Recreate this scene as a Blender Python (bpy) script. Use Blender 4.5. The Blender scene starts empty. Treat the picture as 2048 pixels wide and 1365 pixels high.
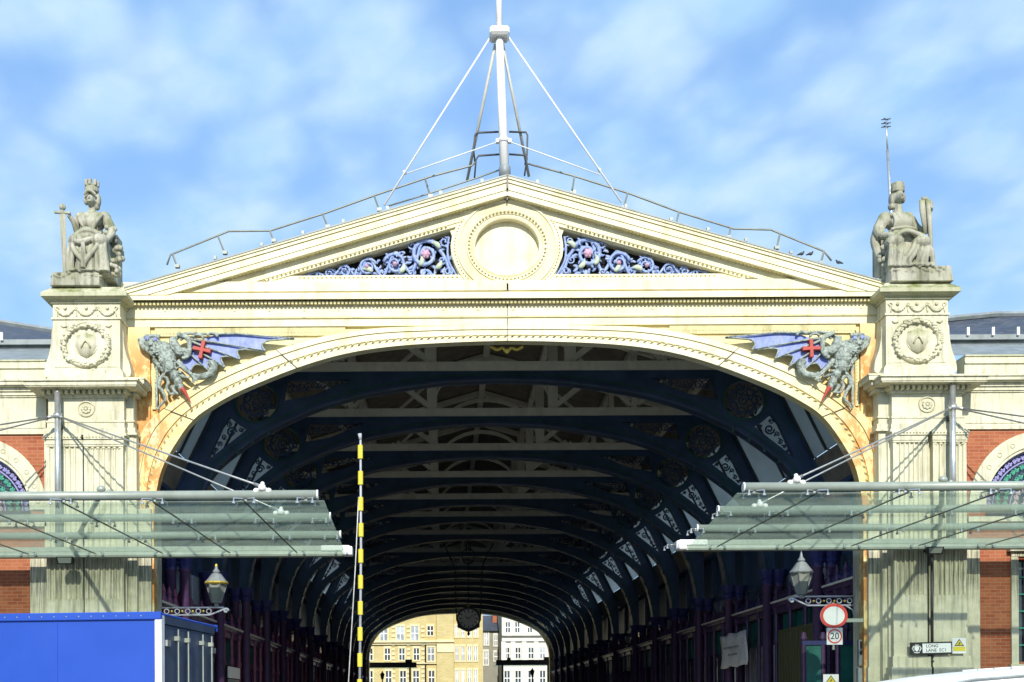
import bpy, math, random
from mathutils import Vector, Matrix
from mathutils.geometry import tessellate_polygon
random.seed(7)
PI = math.pi
SC = bpy.context.scene
COL = SC.collection

# ---------------------------------------------------------------- camera geometry (used to turn measured photo pixels into places)
D = 25.5                      # camera to facade
F = 2295.0                    # focal length in photo pixels
VX, VY = 885.0, 1413.0
ROLL = math.radians(0.3)
CX, CZ = -1.489, 1.6
def W(px, py, Y=0.0):
    a, b = px - VX, VY - py
    x = a*math.cos(ROLL) + b*math.sin(ROLL)
    z = -a*math.sin(ROLL) + b*math.cos(ROLL)
    k = (D + Y)/F
    return Vector((CX + x*k, Y, CZ + z*k))
def X(px, py, Y=0.0): return W(px, py, Y).x
def Z(py, Y=0.0): return CZ + (VY - py)*(D + Y)/F
def fx(dx): return dx/90.0

# ---------------------------------------------------------------- mesh builder
class MB:
    def __init__(s): s.v = []; s.f = []; s.smooth = False
    def add(s, vs, fs):
        n = len(s.v); s.v += [tuple(v) for v in vs]; s.f += [tuple(i+n for i in f) for f in fs]; return s
    def box(s, x0, x1, y0, y1, z0, z1):
        if x0 > x1: x0, x1 = x1, x0
        if y0 > y1: y0, y1 = y1, y0
        if z0 > z1: z0, z1 = z1, z0
        return s.add([(x0,y0,z0),(x1,y0,z0),(x1,y1,z0),(x0,y1,z0),(x0,y0,z1),(x1,y0,z1),(x1,y1,z1),(x0,y1,z1)],
              [(0,3,2,1),(4,5,6,7),(0,1,5,4),(1,2,6,5),(2,3,7,6),(3,0,4,7)])
    def frustum(s, r0, z0, r1, z1):      # r = (x0,x1,y0,y1)
        a, b = r0, r1
        return s.add([(a[0],a[2],z0),(a[1],a[2],z0),(a[1],a[3],z0),(a[0],a[3],z0),(b[0],b[2],z1),(b[1],b[2],z1),(b[1],b[3],z1),(b[0],b[3],z1)],
              [(0,3,2,1),(4,5,6,7),(0,1,5,4),(1,2,6,5),(2,3,7,6),(3,0,4,7)])
    def prism(s, pts, y0, y1, holes=()):  # outline in x,z pushed from y0 (front) to y1
        loops = [list(pts)] + [list(h) for h in holes]
        flat = [p for l in loops for p in l]
        tris = tessellate_polygon([[Vector((p[0], p[1], 0)) for p in l] for l in loops])
        n = len(flat)
        vs = [(p[0], y0, p[1]) for p in flat] + [(p[0], y1, p[1]) for p in flat]
        fs = []
        for t in tris:
            a, b, c = [flat[i] for i in t]
            ar = (b[0]-a[0])*(c[1]-a[1]) - (b[1]-a[1])*(c[0]-a[0])
            if ar < 0: t = (t[0], t[2], t[1])
            fs.append(tuple(t)); fs.append((t[2]+n, t[1]+n, t[0]+n))
        k = 0
        for li, l in enumerate(loops):
            m = len(l)
            ar = sum(l[i][0]*l[(i+1)%m][1] - l[(i+1)%m][0]*l[i][1] for i in range(m))
            flip = (ar < 0) != (li > 0)
            for i in range(m):
                a, b = k+i, k+(i+1)%m
                fs.append((a, a+n, b+n, b) if not flip else (b, b+n, a+n, a))
            k += m
        return s.add(vs, fs)
    def zprism(s, pts, z0, z1):           # outline in x,y pushed up
        n = len(pts)
        vs = [(p[0], p[1], z0) for p in pts] + [(p[0], p[1], z1) for p in pts]
        tris = tessellate_polygon([[Vector((p[0], p[1], 0)) for p in pts]])
        fs = []
        for t in tris: fs.append(tuple(t)); fs.append(tuple(i+n for i in reversed(t)))
        for i in range(n): j = (i+1) % n; fs.append((i, j, j+n, i+n))
        return s.add(vs, fs)
    def xprism(s, pts, x0, x1):           # outline in y,z pushed along x
        n = len(pts)
        vs = [(x0, p[0], p[1]) for p in pts] + [(x1, p[0], p[1]) for p in pts]
        tris = tessellate_polygon([[Vector((p[0], p[1], 0)) for p in pts]])
        fs = []
        for t in tris: fs.append(tuple(t)); fs.append(tuple(i+n for i in reversed(t)))
        for i in range(n): j = (i+1) % n; fs.append((i, j, j+n, i+n))
        return s.add(vs, fs)
    def strip(s, A, B, y0, y1):
        n = len(A)
        vs = [(p[0], y0, p[1]) for p in A] + [(p[0], y0, p[1]) for p in B] + [(p[0], y1, p[1]) for p in A] + [(p[0], y1, p[1]) for p in B]
        fs = []
        for i in range(n-1):
            a, b, c, d = i, i+1, n+i+1, n+i
            fs.append((a, b, c, d)); fs.append((a+2*n, d+2*n, c+2*n, b+2*n))
            fs.append((a, a+2*n, b+2*n, b)); fs.append((d, c, c+2*n, d+2*n))
        fs.append((0, n, 3*n, 2*n)); fs.append((n-1, 3*n-1, 4*n-1, 2*n-1))
        return s.add(vs, fs)
    def tube(s, path, r, n=8, closed=False, sy=1.0, caps=True):
        P = [Vector(p) for p in path]; m = len(P)
        if m < 2: return s
        R = list(r) if hasattr(r, '__len__') else [r]*m
        T = []
        for i in range(m):
            if closed: t = P[(i+1)%m] - P[i-1]
            else: t = P[min(i+1, m-1)] - P[max(i-1, 0)]
            if t.length < 1e-9: t = Vector((0, 0, 1))
            T.append(t.normalized())
        up = Vector((0, 1, 0))
        if abs(T[0].dot(up)) > 0.95: up = Vector((1, 0, 0))
        u = (up - T[0]*up.dot(T[0])).normalized()
        vs = []
        for i in range(m):
            u = u - T[i]*u.dot(T[i])
            if u.length < 1e-6: u = T[i].orthogonal()
            u.normalize(); w = T[i].cross(u)
            for k in range(n):
                a = 2*PI*k/n
                vs.append(P[i] + (u*math.cos(a)*sy + w*math.sin(a))*R[i])
        fs = []
        for i in range(m if closed else m-1):
            j = (i+1) % m
            for k in range(n):
                l = (k+1) % n
                fs.append((i*n+k, i*n+l, j*n+l, j*n+k))
        if not closed and caps:
            fs.append(tuple(reversed(range(n)))); fs.append(tuple((m-1)*n+k for k in range(n)))
        return s.add(vs, fs)
    def sphere(s, c, rx, ry=None, rz=None, n=10, m=6):
        ry = rx if ry is None else ry; rz = rx if rz is None else rz
        vs = [(c[0], c[1], c[2]+rz)]
        for i in range(1, m):
            t = PI*i/m
            for k in range(n):
                a = 2*PI*k/n
                vs.append((c[0]+rx*math.sin(t)*math.cos(a), c[1]+ry*math.sin(t)*math.sin(a), c[2]+rz*math.cos(t)))
        vs.append((c[0], c[1], c[2]-rz)); L = len(vs)-1
        fs = [(0, 1+k, 1+(k+1)%n) for k in range(n)]
        for i in range(m-2):
            for k in range(n):
                a = 1+i*n+k; b = 1+i*n+(k+1)%n
                fs.append((a, a+n, b+n, b))
        fs += [(L, 1+(m-2)*n+(k+1)%n, 1+(m-2)*n+k) for k in range(n)]
        return s.add(vs, fs)
    def lathe(s, prof, c, n=16, sx=1.0, sy=1.0):     # prof: (r, z) from bottom to top
        m = len(prof); vs = []
        for r, z in prof:
            for k in range(n):
                a = 2*PI*k/n; vs.append((c[0]+r*sx*math.cos(a), c[1]+r*sy*math.sin(a), c[2]+z))
        fs = []
        for i in range(m-1):
            for k in range(n):
                l = (k+1) % n; fs.append((i*n+k, i*n+l, (i+1)*n+l, (i+1)*n+k))
        fs.append(tuple(reversed(range(n)))); fs.append(tuple((m-1)*n+k for k in range(n)))
        return s.add(vs, fs)
    def ring(s, c, prof, rx, rz, n=72):   # elliptical moulding in the x,z plane; prof: list of (offset outwards, y)
        m = len(prof); vs = []
        for k in range(n):
            a = 2*PI*k/n
            for o, y in prof:
                vs.append((c[0]+(rx+o)*math.cos(a), y, c[1]+(rz+o)*math.sin(a)))
        fs = []
        for k in range(n):
            l = (k+1) % n
            for i in range(m): j = (i+1) % m; fs.append((k*m+i, k*m+j, l*m+j, l*m+i))
        return s.add(vs, fs)
    def build(s, name, mat, parent=None, smooth=None, bevel=0, origin=None):
        me = bpy.data.meshes.new(name)
        o = bpy.data.objects.new(name, me)
        vs = s.v
        if origin is not None: vs = [(a-origin[0], b-origin[1], c-origin[2]) for a, b, c in vs]; o.location = origin
        me.from_pydata(vs, [], s.f); me.validate()
        me.materials.append(mat)
        COL.objects.link(o)
        if parent is not None: o.parent = parent
        if smooth or (smooth is None and s.smooth):
            me.polygons.foreach_set('use_smooth', [True]*len(me.polygons)); 
        if bevel:
            b = o.modifiers.new('bevel', 'BEVEL'); b.width = bevel; b.segments = 1; b.limit_method = 'ANGLE'; b.angle_limit = math.radians(40)
        return o

def tag(o, label=None, cat=None, group=None, kind=None):
    if label: o['label'] = label
    if cat: o['category'] = cat
    if group: o['group'] = group
    if kind: o['kind'] = kind
    return o
def empty(name, loc=(0,0,0), rz=0.0, parent=None):
    o = bpy.data.objects.new(name, None); COL.objects.link(o); o.location = loc; o.rotation_euler = (0,0,rz)
    o.empty_display_size = 0.3
    if parent is not None: o.parent = parent
    return o
def copy_tree(o, parent=None, loc=None):
    c = o.copy(); COL.objects.link(c)
    if parent is not None: c.parent = parent
    if loc is not None: c.location = loc
    for ch in list(o.children): copy_tree(ch, c)
    return c
def spline(pts, per=8):
    out = []; n = len(pts)
    P = [Vector((*p, 0)) if len(p) == 2 else Vector(p) for p in pts]
    for i in range(n-1):
        p0 = P[i-1] if i > 0 else P[0]*2-P[1]; p1 = P[i]; p2 = P[i+1]; p3 = P[i+2] if i+2 < n else P[-1]*2-P[-2]
        for k in range(per):
            t = k/per
            q = 0.5*((2*p1)+(p2-p0)*t+(2*p0-5*p1+4*p2-p3)*t*t+(3*p1-p0-3*p2+p3)*t**3)
            out.append(q)
    out.append(P[-1])
    return [tuple(q)[:len(pts[0])] for q in out]
def offset(path, d):
    out = []; n = len(path)
    for i in range(n):
        a = path[max(i-1, 0)]; b = path[min(i+1, n-1)]
        tx, tz = b[0]-a[0], b[1]-a[1]; l = math.hypot(tx, tz) or 1
        out.append((path[i][0]-tz/l*d, path[i][1]+tx/l*d))
    return out
def resample(path, step):
    out = []; acc = 0.0; nxt = step/2
    for i in range(len(path)-1):
        a = Vector(path[i]); b = Vector(path[i+1]); l = (b-a).length
        while l > 0 and nxt <= acc+l:
            t = (nxt-acc)/l; out.append((tuple(a.lerp(b, t)), tuple((b-a).normalized()))); nxt += step
        acc += l
    return out
def beads(mb, path, step, w, h, y0, y1, lean=0.0):   # raised bead/egg ornament along an x,z path
    for (p, t) in resample(path, step):
        tx, tz = t; nx, nz = -tz, tx
        tx2, tz2 = tx*math.cos(lean)-tz*math.sin(lean), tx*math.sin(lean)+tz*math.cos(lean)
        a = [(p[0]-tx2*w/2, p[1]-tz2*w/2), (p[0]-nx*h/2, p[1]-nz*h/2), (p[0]+tx2*w/2, p[1]+tz2*w/2), (p[0]+nx*h/2, p[1]+nz*h/2)]
        n = len(mb.v)
        mb.v += [(q[0], y1, q[1]) for q in a] + [(p[0], y0, p[1])]
        mb.f += [(n, n+1, n+4), (n+1, n+2, n+4), (n+2, n+3, n+4), (n+3, n, n+4)]
def ell(cx, cz, rx, rz, n=40, a0=0, a1=2*PI):
    full = abs(a1-a0-2*PI) < 1e-6
    m = n if full else n+1
    return [(cx+rx*math.cos(a0+(a1-a0)*k/n), cz+rz*math.sin(a0+(a1-a0)*k/n)) for k in range(m)]

# ---------------------------------------------------------------- materials
class NT:
    def __init__(s, name):
        s.m = bpy.data.materials.new(name); s.m.use_nodes = True; s.t = s.m.node_tree; s.t.nodes.clear()
        s.out = s.n('ShaderNodeOutputMaterial')
    def n(s, kind, **kw):
        o = s.t.nodes.new(kind)
        for k, v in kw.items():
            if k.startswith('i_'):
                key = k[2:]; key = int(key) if key.isdigit() else key.replace('_', ' ')
                o.inputs[key].default_value = v
            else: setattr(o, k, v)
        return o
    def l(s, a, b): s.t.links.new(a, b)
    def noise(s, scale, detail=4, rough=0.55, vec=None, dist=0.0):
        o = s.n('ShaderNodeTexNoise'); o.inputs['Scale'].default_value = scale; o.inputs['Detail'].default_value = detail
        o.inputs['Roughness'].default_value = rough; o.inputs['Distortion'].default_value = dist
        if vec is not None: s.l(vec, o.inputs['Vector'])
        return o.outputs['Fac']
    def ramp(s, fac, lo, hi, a=0.0, b=1.0):
        o = s.n('ShaderNodeMapRange'); o.inputs[1].default_value = lo; o.inputs[2].default_value = hi
        o.inputs[3].default_value = a; o.inputs[4].default_value = b; s.l(fac, o.inputs[0]); return o.outputs[0]
    def mix(s, fac, a, b, mode='MIX'):
        o = s.n('ShaderNodeMix', data_type='RGBA', blend_type=mode)
        if isinstance(fac, (int, float)): o.inputs[0].default_value = fac
        else: s.l(fac, o.inputs[0])
        for k, c in ((6, a), (7, b)):
            if isinstance(c, (tuple, list)): o.inputs[k].default_value = (*c, 1) if len(c) == 3 else c
            else: s.l(c, o.inputs[k])
        return o.outputs[2]
    def math(s, op, a, b=0.0, clamp=False):
        o = s.n('ShaderNodeMath', operation=op); o.use_clamp = clamp
        for k, c in ((0, a), (1, b)):
            if isinstance(c, (int, float)): o.inputs[k].default_value = c
            else: s.l(c, o.inputs[k])
        return o.outputs[0]
    def pos(s, scale=(1,1,1)):
        g = s.n('ShaderNodeNewGeometry'); m = s.n('ShaderNodeVectorMath', operation='MULTIPLY'); m.inputs[1].default_value = scale
        s.l(g.outputs['Position'], m.inputs[0]); return m.outputs[0]
    def obj(s, scale=(1,1,1)):
        g = s.n('ShaderNodeTexCoord'); m = s.n('ShaderNodeVectorMath', operation='MULTIPLY'); m.inputs[1].default_value = scale
        s.l(g.outputs['Object'], m.inputs[0]); return m.outputs[0]
    def bsdf(s, col, rough=0.6, metal=0.0, bump=None, bs=0.3, bd=0.01, spec=0.4, **kw):
        b = s.n('ShaderNodeBsdfPrincipled')
        if isinstance(col, (tuple, list)): b.inputs['Base Color'].default_value = (*col[:3], 1)
        else: s.l(col, b.inputs['Base Color'])
        if isinstance(rough, (int, float)): b.inputs['Roughness'].default_value = rough
        else: s.l(rough, b.inputs['Roughness'])
        b.inputs['Metallic'].default_value = metal; b.inputs['Specular IOR Level'].default_value = spec
        if bump is not None:
            bb = s.n('ShaderNodeBump'); bb.inputs['Strength'].default_value = bs; bb.inputs['Distance'].default_value = bd
            s.l(bump, bb.inputs['Height']); s.l(bb.outputs[0], b.inputs['Normal'])
        s.l(b.outputs[0], s.out.inputs[0]); return b
def simple(name, col, rough=0.6, metal=0.0, var=0.12, scale=6.0, bs=0.15, bd=0.01, spec=0.4, dirt=None):
    t = NT(name); v = t.pos()
    n1 = t.noise(scale, 5, 0.6, v)
    c = t.mix(t.ramp(n1, 0.3, 0.7), tuple(x*(1-var) for x in col), tuple(min(1, x*(1+var)) for x in col))
    if dirt:
        n2 = t.noise(scale*0.5, 8, 0.7, t.pos((1,1,0.35)))
        c = t.mix(t.ramp(n2, 0.52, 0.72, 0, 0.75), c, dirt)
    t.bsdf(c, t.ramp(n1, 0.2, 0.8, max(0.05, rough-0.1), min(1, rough+0.1)), metal, n1, bs, bd, spec)
    return t.m

def cream_mat(name='cream_painted_iron', rusty=0.0, c1=(0.81, 0.765, 0.565), c2=(0.77, 0.70, 0.44)):
    t = NT(name); v = t.pos()
    base = t.mix(t.ramp(t.noise(0.5, 4, 0.6, v), 0.35, 0.68), c1, c2)
    # fine yellow runs
    runs = t.noise(3.0, 6, 0.65, t.pos((1.6, 1, 0.25)))
    base = t.mix(t.ramp(runs, 0.50, 0.74, 0, 0.55), base, (0.55, 0.46, 0.20))
    big = t.noise(0.9, 8, 0.72, t.pos((1, 1, 1.6)), 0.6)
    base = t.mix(t.ramp(big, 0.50, 0.70, 0, 0.5), base, (0.52, 0.46, 0.24))
    sep = t.n('ShaderNodeSeparateXYZ'); t.l(v, sep.inputs[0])
    ax = t.math('ABSOLUTE', sep.outputs[0])
    side = t.ramp(ax, 5.6, 7.6)
    low = t.ramp(sep.outputs[2], 10.0, 8.6)
    region = t.math('MULTIPLY', side, low)
    yel = t.math('MULTIPLY', region, t.ramp(t.noise(1.6, 5, 0.6, v), 0.28, 0.5))
    base = t.mix(t.math('MULTIPLY', yel, 0.8), base, (0.80, 0.62, 0.24))
    rn = t.noise(2.3, 9, 0.72, t.pos((1.5, 1, 0.8)), 0.4)
    reg2 = t.math('MULTIPLY', t.ramp(ax, 6.9, 7.9), t.ramp(sep.outputs[2], 10.2, 9.2))
    rust = t.math('MULTIPLY', reg2, t.ramp(rn, 0.45-0.06*rusty, 0.55-0.05*rusty))
    base = t.mix(t.math('MULTIPLY', rust, 0.85), base, (0.55, 0.20, 0.035))
    # scattered small rust spots everywhere
    sp = t.noise(7.0, 3, 0.5, t.pos((1, 1, 0.8)))
    base = t.mix(t.ramp(sp, 0.745, 0.80, 0, 0.8), base, (0.55, 0.22, 0.05))
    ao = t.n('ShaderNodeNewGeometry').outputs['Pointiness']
    crease_shade = t.mix(t.ramp(ao, 0.40, 0.485, 0.55, 0.0), base, (0.30, 0.26, 0.12))  # creases darkened like occlusion: shade painted into the colour
    t.bsdf(crease_shade, 0.55, 0, t.noise(14, 6, 0.6, v), 0.12, 0.012, 0.3)
    return t.m
def stone_mat(name, a, b, moss=0.5, streak=0.5, dark=(0.20,0.19,0.14), drip=False):
    t = NT(name); v = t.pos()
    base = t.mix(t.ramp(t.noise(1.3, 6, 0.6, v), 0.3, 0.7), a, b)
    st = t.noise(4.0, 7, 0.65, t.pos((2.4, 2.4, 0.22)))
    base = t.mix(t.ramp(st, 0.50, 0.75, 0, streak), base, dark)
    fine = t.noise(28, 5, 0.7, v)
    base = t.mix(t.ramp(fine, 0.45, 0.8, 0.0, 0.22), base, tuple(c*0.55 for c in a))
    if drip:      # black run-off streaks down the pilasters below the canopy
        pz = t.n('ShaderNodeSeparateXYZ'); t.l(v, pz.inputs[0])
        hh = t.math('ADD', pz.outputs[2], t.math('MULTIPLY', t.noise(5.0, 4, 0.6, t.pos((3, 3, 0.05))), 1.6))
        zone = t.math('MULTIPLY', t.ramp(hh, 4.55, 5.2), t.ramp(pz.outputs[2], 5.05, 4.95))
        fl = t.ramp(t.noise(9.0, 5, 0.7, t.pos((3.2, 3.2, 0.12))), 0.42, 0.62, 0.1, 0.85)
        base = t.mix(t.math('MULTIPLY', zone, fl), base, (0.10, 0.10, 0.08))
    g = t.n('ShaderNodeNewGeometry'); sp = t.n('ShaderNodeSeparateXYZ'); t.l(g.outputs['Normal'], sp.inputs[0])
    up = t.ramp(sp.outputs[2], 0.15, 0.7)
    ms = t.math('MULTIPLY', t.math('ADD', up, 0.25, True), t.ramp(t.noise(2.2, 6, 0.7, v), 0.42, 0.6))
    base = t.mix(t.math('MULTIPLY', ms, moss, True), base, (0.16, 0.19, 0.05))
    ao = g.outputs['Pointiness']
    base = t.mix(t.ramp(ao, 0.40, 0.49, 0.7, 0.0), base, tuple(c*0.5 for c in dark))  # shade in the carved creases, painted into the stone colour
    t.bsdf(base, 0.85, 0, fine, 0.35, 0.02, 0.2)
    return t.m
def brick_mat():
    t = NT('red_brick'); g = t.n('ShaderNodeNewGeometry'); sp = t.n('ShaderNodeSeparateXYZ'); t.l(g.outputs['Position'], sp.inputs[0])
    cb = t.n('ShaderNodeCombineXYZ'); t.l(t.math('ADD', sp.outputs[0], sp.outputs[1]), cb.inputs[0]); t.l(sp.outputs[2], cb.inputs[1])
    br = t.n('ShaderNodeTexBrick'); t.l(cb.outputs[0], br.inputs['Vector'])
    for k, v in (('Scale', 1.0), ('Mortar Size', 0.006), ('Mortar Smooth', 0.2), ('Bias', 0.0), ('Brick Width', 0.23), ('Row Height', 0.078)): br.inputs[k].default_value = v
    br.inputs['Color1'].default_value = (0.38, 0.12, 0.055, 1); br.inputs['Color2'].default_value = (0.27, 0.065, 0.03, 1); br.inputs['Mortar'].default_value = (0.36, 0.22, 0.15, 1)
    c = t.mix(t.ramp(t.noise(1.4, 6, 0.65, t.pos()), 0.35, 0.7, 0, 0.45), br.outputs[0], (0.48, 0.20, 0.10))
    c = t.mix(t.ramp(t.noise(3.0, 7, 0.7, t.pos((1.5,1,0.5))), 0.6, 0.75, 0, 0.5), c, (0.14, 0.05, 0.03))
    t.bsdf(c, 0.85, 0, br.outputs['Fac'], -0.4, 0.01, 0.2); return t.m
def slate_mat():
    t = NT('slate_tiles'); g = t.n('ShaderNodeNewGeometry'); sp = t.n('ShaderNodeSeparateXYZ'); t.l(g.outputs['Position'], sp.inputs[0])
    cb = t.n('ShaderNodeCombineXYZ'); t.l(sp.outputs[0], cb.inputs[0]); t.l(t.math('ADD', sp.outputs[2], t.math('MULTIPLY', sp.outputs[1], 0.5)), cb.inputs[1])
    br = t.n('ShaderNodeTexBrick'); t.l(cb.outputs[0], br.inputs['Vector'])
    for k, v in (('Scale', 1.0), ('Mortar Size', 0.006), ('Brick Width', 0.25), ('Row Height', 0.14)): br.inputs[k].default_value = v
    br.inputs['Color1'].default_value = (0.045, 0.055, 0.075, 1); br.inputs['Color2'].default_value = (0.09, 0.10, 0.12, 1); br.inputs['Mortar'].default_value = (0.015, 0.015, 0.02, 1)
    t.bsdf(t.mix(t.ramp(t.noise(1.5, 5, 0.6, t.pos()), 0.4, 0.7, 0, 0.5), br.outputs[0], (0.05, 0.07, 0.12)), 0.6, 0, br.outputs['Fac'], -0.5, 0.01); return t.m
def canopy_glass_mat():
    t = NT('grimy_canopy_glass'); v = t.pos()
    tr = t.n('ShaderNodeBsdfTransparent'); tr.inputs[0].default_value = (0.90, 0.96, 0.91, 1)
    df = t.n('ShaderNodeBsdfDiffuse'); df.inputs[0].default_value = (0.66, 0.76, 0.66, 1)
    tl = t.n('ShaderNodeBsdfTranslucent'); tl.inputs[0].default_value = (0.66, 0.76, 0.64, 1)
    gl = t.n('ShaderNodeBsdfGlossy'); gl.inputs[0].default_value = (0.9, 0.95, 0.92, 1); gl.inputs['Roughness'].default_value = 0.06
    a = t.n('ShaderNodeMixShader'); a.inputs[0].default_value = 0.6; t.l(df.outputs[0], a.inputs[1]); t.l(tl.outputs[0], a.inputs[2])
    dirt = t.ramp(t.noise(1.1, 8, 0.7, t.pos((1.0, 2.5, 1))), 0.3, 0.8, 0.12, 0.36)
    b = t.n('ShaderNodeMixShader'); t.l(dirt, b.inputs[0]); t.l(tr.outputs[0], b.inputs[1]); t.l(a.outputs[0], b.inputs[2])
    c = t.n('ShaderNodeMixShader'); c.inputs[0].default_value = 0.10; t.l(b.outputs[0], c.inputs[1]); t.l(gl.outputs[0], c.inputs[2])
    t.l(c.outputs[0], t.out.inputs[0]); return t.m
def frosted_mat():
    t = NT('obscured_roof_glass')
    tl = t.n('ShaderNodeBsdfTranslucent'); tl.inputs[0].default_value = (0.50, 0.52, 0.46, 1)
    df = t.n('ShaderNodeBsdfDiffuse'); df.inputs[0].default_value = (0.30, 0.34, 0.33, 1)
    n = t.ramp(t.noise(1.5, 6, 0.6, t.pos((1, 0.6, 0.5))), 0.3, 0.75, 0.15, 0.5)
    a = t.n('ShaderNodeMixShader'); t.l(n, a.inputs[0]); t.l(tl.outputs[0], a.inputs[1]); t.l(df.outputs[0], a.inputs[2])
    t.l(a.outputs[0], t.out.inputs[0]); return t.m
def window_mat(name, col=(0.03,0.04,0.05)):
    t = NT(name); t.bsdf(t.mix(t.ramp(t.noise(0.8, 3, 0.5, t.pos()), 0.4, 0.6), col, tuple(c*2.2 for c in col)), 0.08, 0, spec=0.8); return t.m
def asphalt_mat():
    t = NT('worn_asphalt'); v = t.pos()
    c = t.mix(t.ramp(t.noise(0.35, 6, 0.6, v), 0.3, 0.7), (0.08,0.08,0.08), (0.11,0.108,0.10))
    c = t.mix(t.ramp(t.noise(40, 3, 0.6, v), 0.4, 0.8, 0, 0.6), c, (0.12,0.12,0.115))
    t.bsdf(c, 0.85, 0, t.noise(60, 4, 0.6, v), 0.4, 0.01, 0.3); return t.m

M = {}
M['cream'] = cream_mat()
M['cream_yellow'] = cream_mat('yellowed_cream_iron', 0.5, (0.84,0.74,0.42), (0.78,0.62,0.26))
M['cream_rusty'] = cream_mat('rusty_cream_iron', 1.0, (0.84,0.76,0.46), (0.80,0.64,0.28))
M['cream_grime_shade'] = simple('grimy_shaded_cream_moulding', (0.62,0.56,0.30), 0.7, 0, 0.15, 5.0, 0.2, dirt=(0.24,0.21,0.08))  # olive tone: moulding shadow painted into the colour, plus dirt in grooves
M['stone_grime_shade'] = simple('grimy_shaded_stone_moulding', (0.66,0.62,0.42), 0.85, 0, 0.15, 5.0, 0.3, dirt=(0.20,0.19,0.10))  # dirty darker tone, with the moulding shade put into the colour
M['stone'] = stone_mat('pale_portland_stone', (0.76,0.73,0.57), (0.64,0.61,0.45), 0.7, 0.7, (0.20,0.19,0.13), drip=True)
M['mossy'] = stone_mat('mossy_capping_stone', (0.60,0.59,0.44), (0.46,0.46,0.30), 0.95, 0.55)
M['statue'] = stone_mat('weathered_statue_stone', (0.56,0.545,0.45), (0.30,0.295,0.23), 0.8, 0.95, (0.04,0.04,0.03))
M['dragon'] = simple('silver_dragon_paint', (0.33,0.38,0.34), 0.5, 0.1, 0.5, 14, 1.0, 0.05, dirt=(0.025,0.03,0.025))  # near-black patches: grime plus painted-in shadow of the relief
M['wingblue'] = simple('pale_blue_wing_paint', (0.22,0.28,0.66), 0.5, 0, 0.3, 9, 0.3, dirt=(0.42,0.46,0.62))
M['cross'] = simple('red_cross_paint', (0.42,0.06,0.045), 0.5, 0, 0.15, 10)
M['scroll'] = simple('light_blue_ironwork_paint', (0.24,0.33,0.60), 0.5, 0, 0.4, 14, 0.4, 0.02, dirt=(0.58,0.64,0.68))
M['rose'] = simple('pink_rose_paint', (0.56,0.34,0.46), 0.5, 0, 0.2, 14)
M['leaf'] = simple('grey_green_leaf_paint', (0.46,0.54,0.42), 0.5, 0, 0.2, 14)
M['void'] = simple('dark_backing_board', (0.012,0.012,0.016), 0.9)
M['rib'] = simple('dark_blue_iron_paint', (0.040,0.075,0.155), 0.45, 0.0, 0.3, 2.0, 0.1, dirt=(0.02,0.10,0.11))
M['ribteal'] = simple('deep_teal_iron_paint', (0.018,0.09,0.085), 0.45, 0, 0.25, 2.0)
M['capblue'] = simple('royal_blue_capital_paint', (0.03,0.035,0.14), 0.5)
M['purple'] = simple('plum_painted_column', (0.075,0.038,0.10), 0.45, 0, 0.25, 3.0)
M['pink'] = simple('rose_pink_post_paint', (0.26,0.08,0.14), 0.5, 0, 0.3, 8.0)
M['truss'] = simple('off_white_roof_timber', (0.82,0.79,0.68), 0.7, 0, 0.08, 3.0, dirt=(0.55,0.52,0.42))
M['plank'] = simple('dark_roof_boards', (0.22,0.20,0.16), 0.85, 0, 0.3, 3.0)
M['roofglass'] = frosted_mat()
M['strut'] = simple('pale_grey_strut_paint', (0.50,0.50,0.44), 0.5)
M['tubedimmed'] = simple('tube_paint_dimmed_behind_glass', (0.22,0.26,0.22), 0.5, 0, 0.15, 3.0)  # darker copy of the steel paint: dimming behind glass put into the colour
M['boomgrey'] = simple('light_grey_boom', (0.40,0.42,0.46), 0.5)
M['brick'] = brick_mat()
M['slate'] = slate_mat()
M['lead'] = simple('grey_lead_flashing', (0.25,0.28,0.29), 0.55, 0.2, 0.2, 4.0, dirt=(0.16,0.2,0.15))
M['white'] = simple('white_gloss_paint', (0.82,0.82,0.80), 0.35, 0, 0.04, 4.0, 0.05)
M['steel'] = simple('brushed_steel', (0.55,0.57,0.57), 0.35, 0.75, 0.12, 8.0, 0.08)
M['steelpaint'] = simple('pale_green_grey_steel_paint', (0.32,0.36,0.31), 0.4, 0.15, 0.12, 3.0, 0.05, dirt=(0.22,0.25,0.20))
M['cable'] = simple('galvanised_cable', (0.42,0.43,0.42), 0.4, 0.6, 0.1)
M['darkmetal'] = simple('dark_grey_metal', (0.06,0.065,0.07), 0.45, 0.3, 0.2)
M['black'] = simple('black_cast_iron_paint', (0.012,0.013,0.015), 0.4, 0.1, 0.2)
M['rail'] = simple('dull_galvanised_rail', (0.26,0.28,0.25), 0.5, 0.4, 0.2)
M['cglass'] = canopy_glass_mat()
M['winglass'] = window_mat('dark_window_glass')
M['paleglass'] = window_mat('blind_drawn_window_glass', (0.22,0.25,0.28))
M['asphalt'] = asphalt_mat()
M['innerpaving'] = simple('pale_inner_paving', (0.45,0.44,0.40), 0.8, 0, 0.15, 2.0)
M['paving'] = simple('york_stone_paving', (0.15,0.14,0.12), 0.85, 0, 0.15, 2.0)
M['blue'] = simple('bright_blue_lorry_paint', (0.016,0.072,0.43), 0.4, 0, 0.08, 0.8, 0.03, dirt=(0.025,0.085,0.36))
M['teal'] = simple('teal_green_panel_paint', (0.015,0.13,0.11), 0.5, 0, 0.25, 3.0)
M['olive'] = simple('olive_green_shutter', (0.10,0.10,0.045), 0.6)
M['yellow'] = simple('warning_yellow', (0.75,0.62,0.06), 0.5, 0, 0.06)
M['greyband'] = simple('faded_grey_sleeve', (0.22,0.23,0.25), 0.5)
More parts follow.
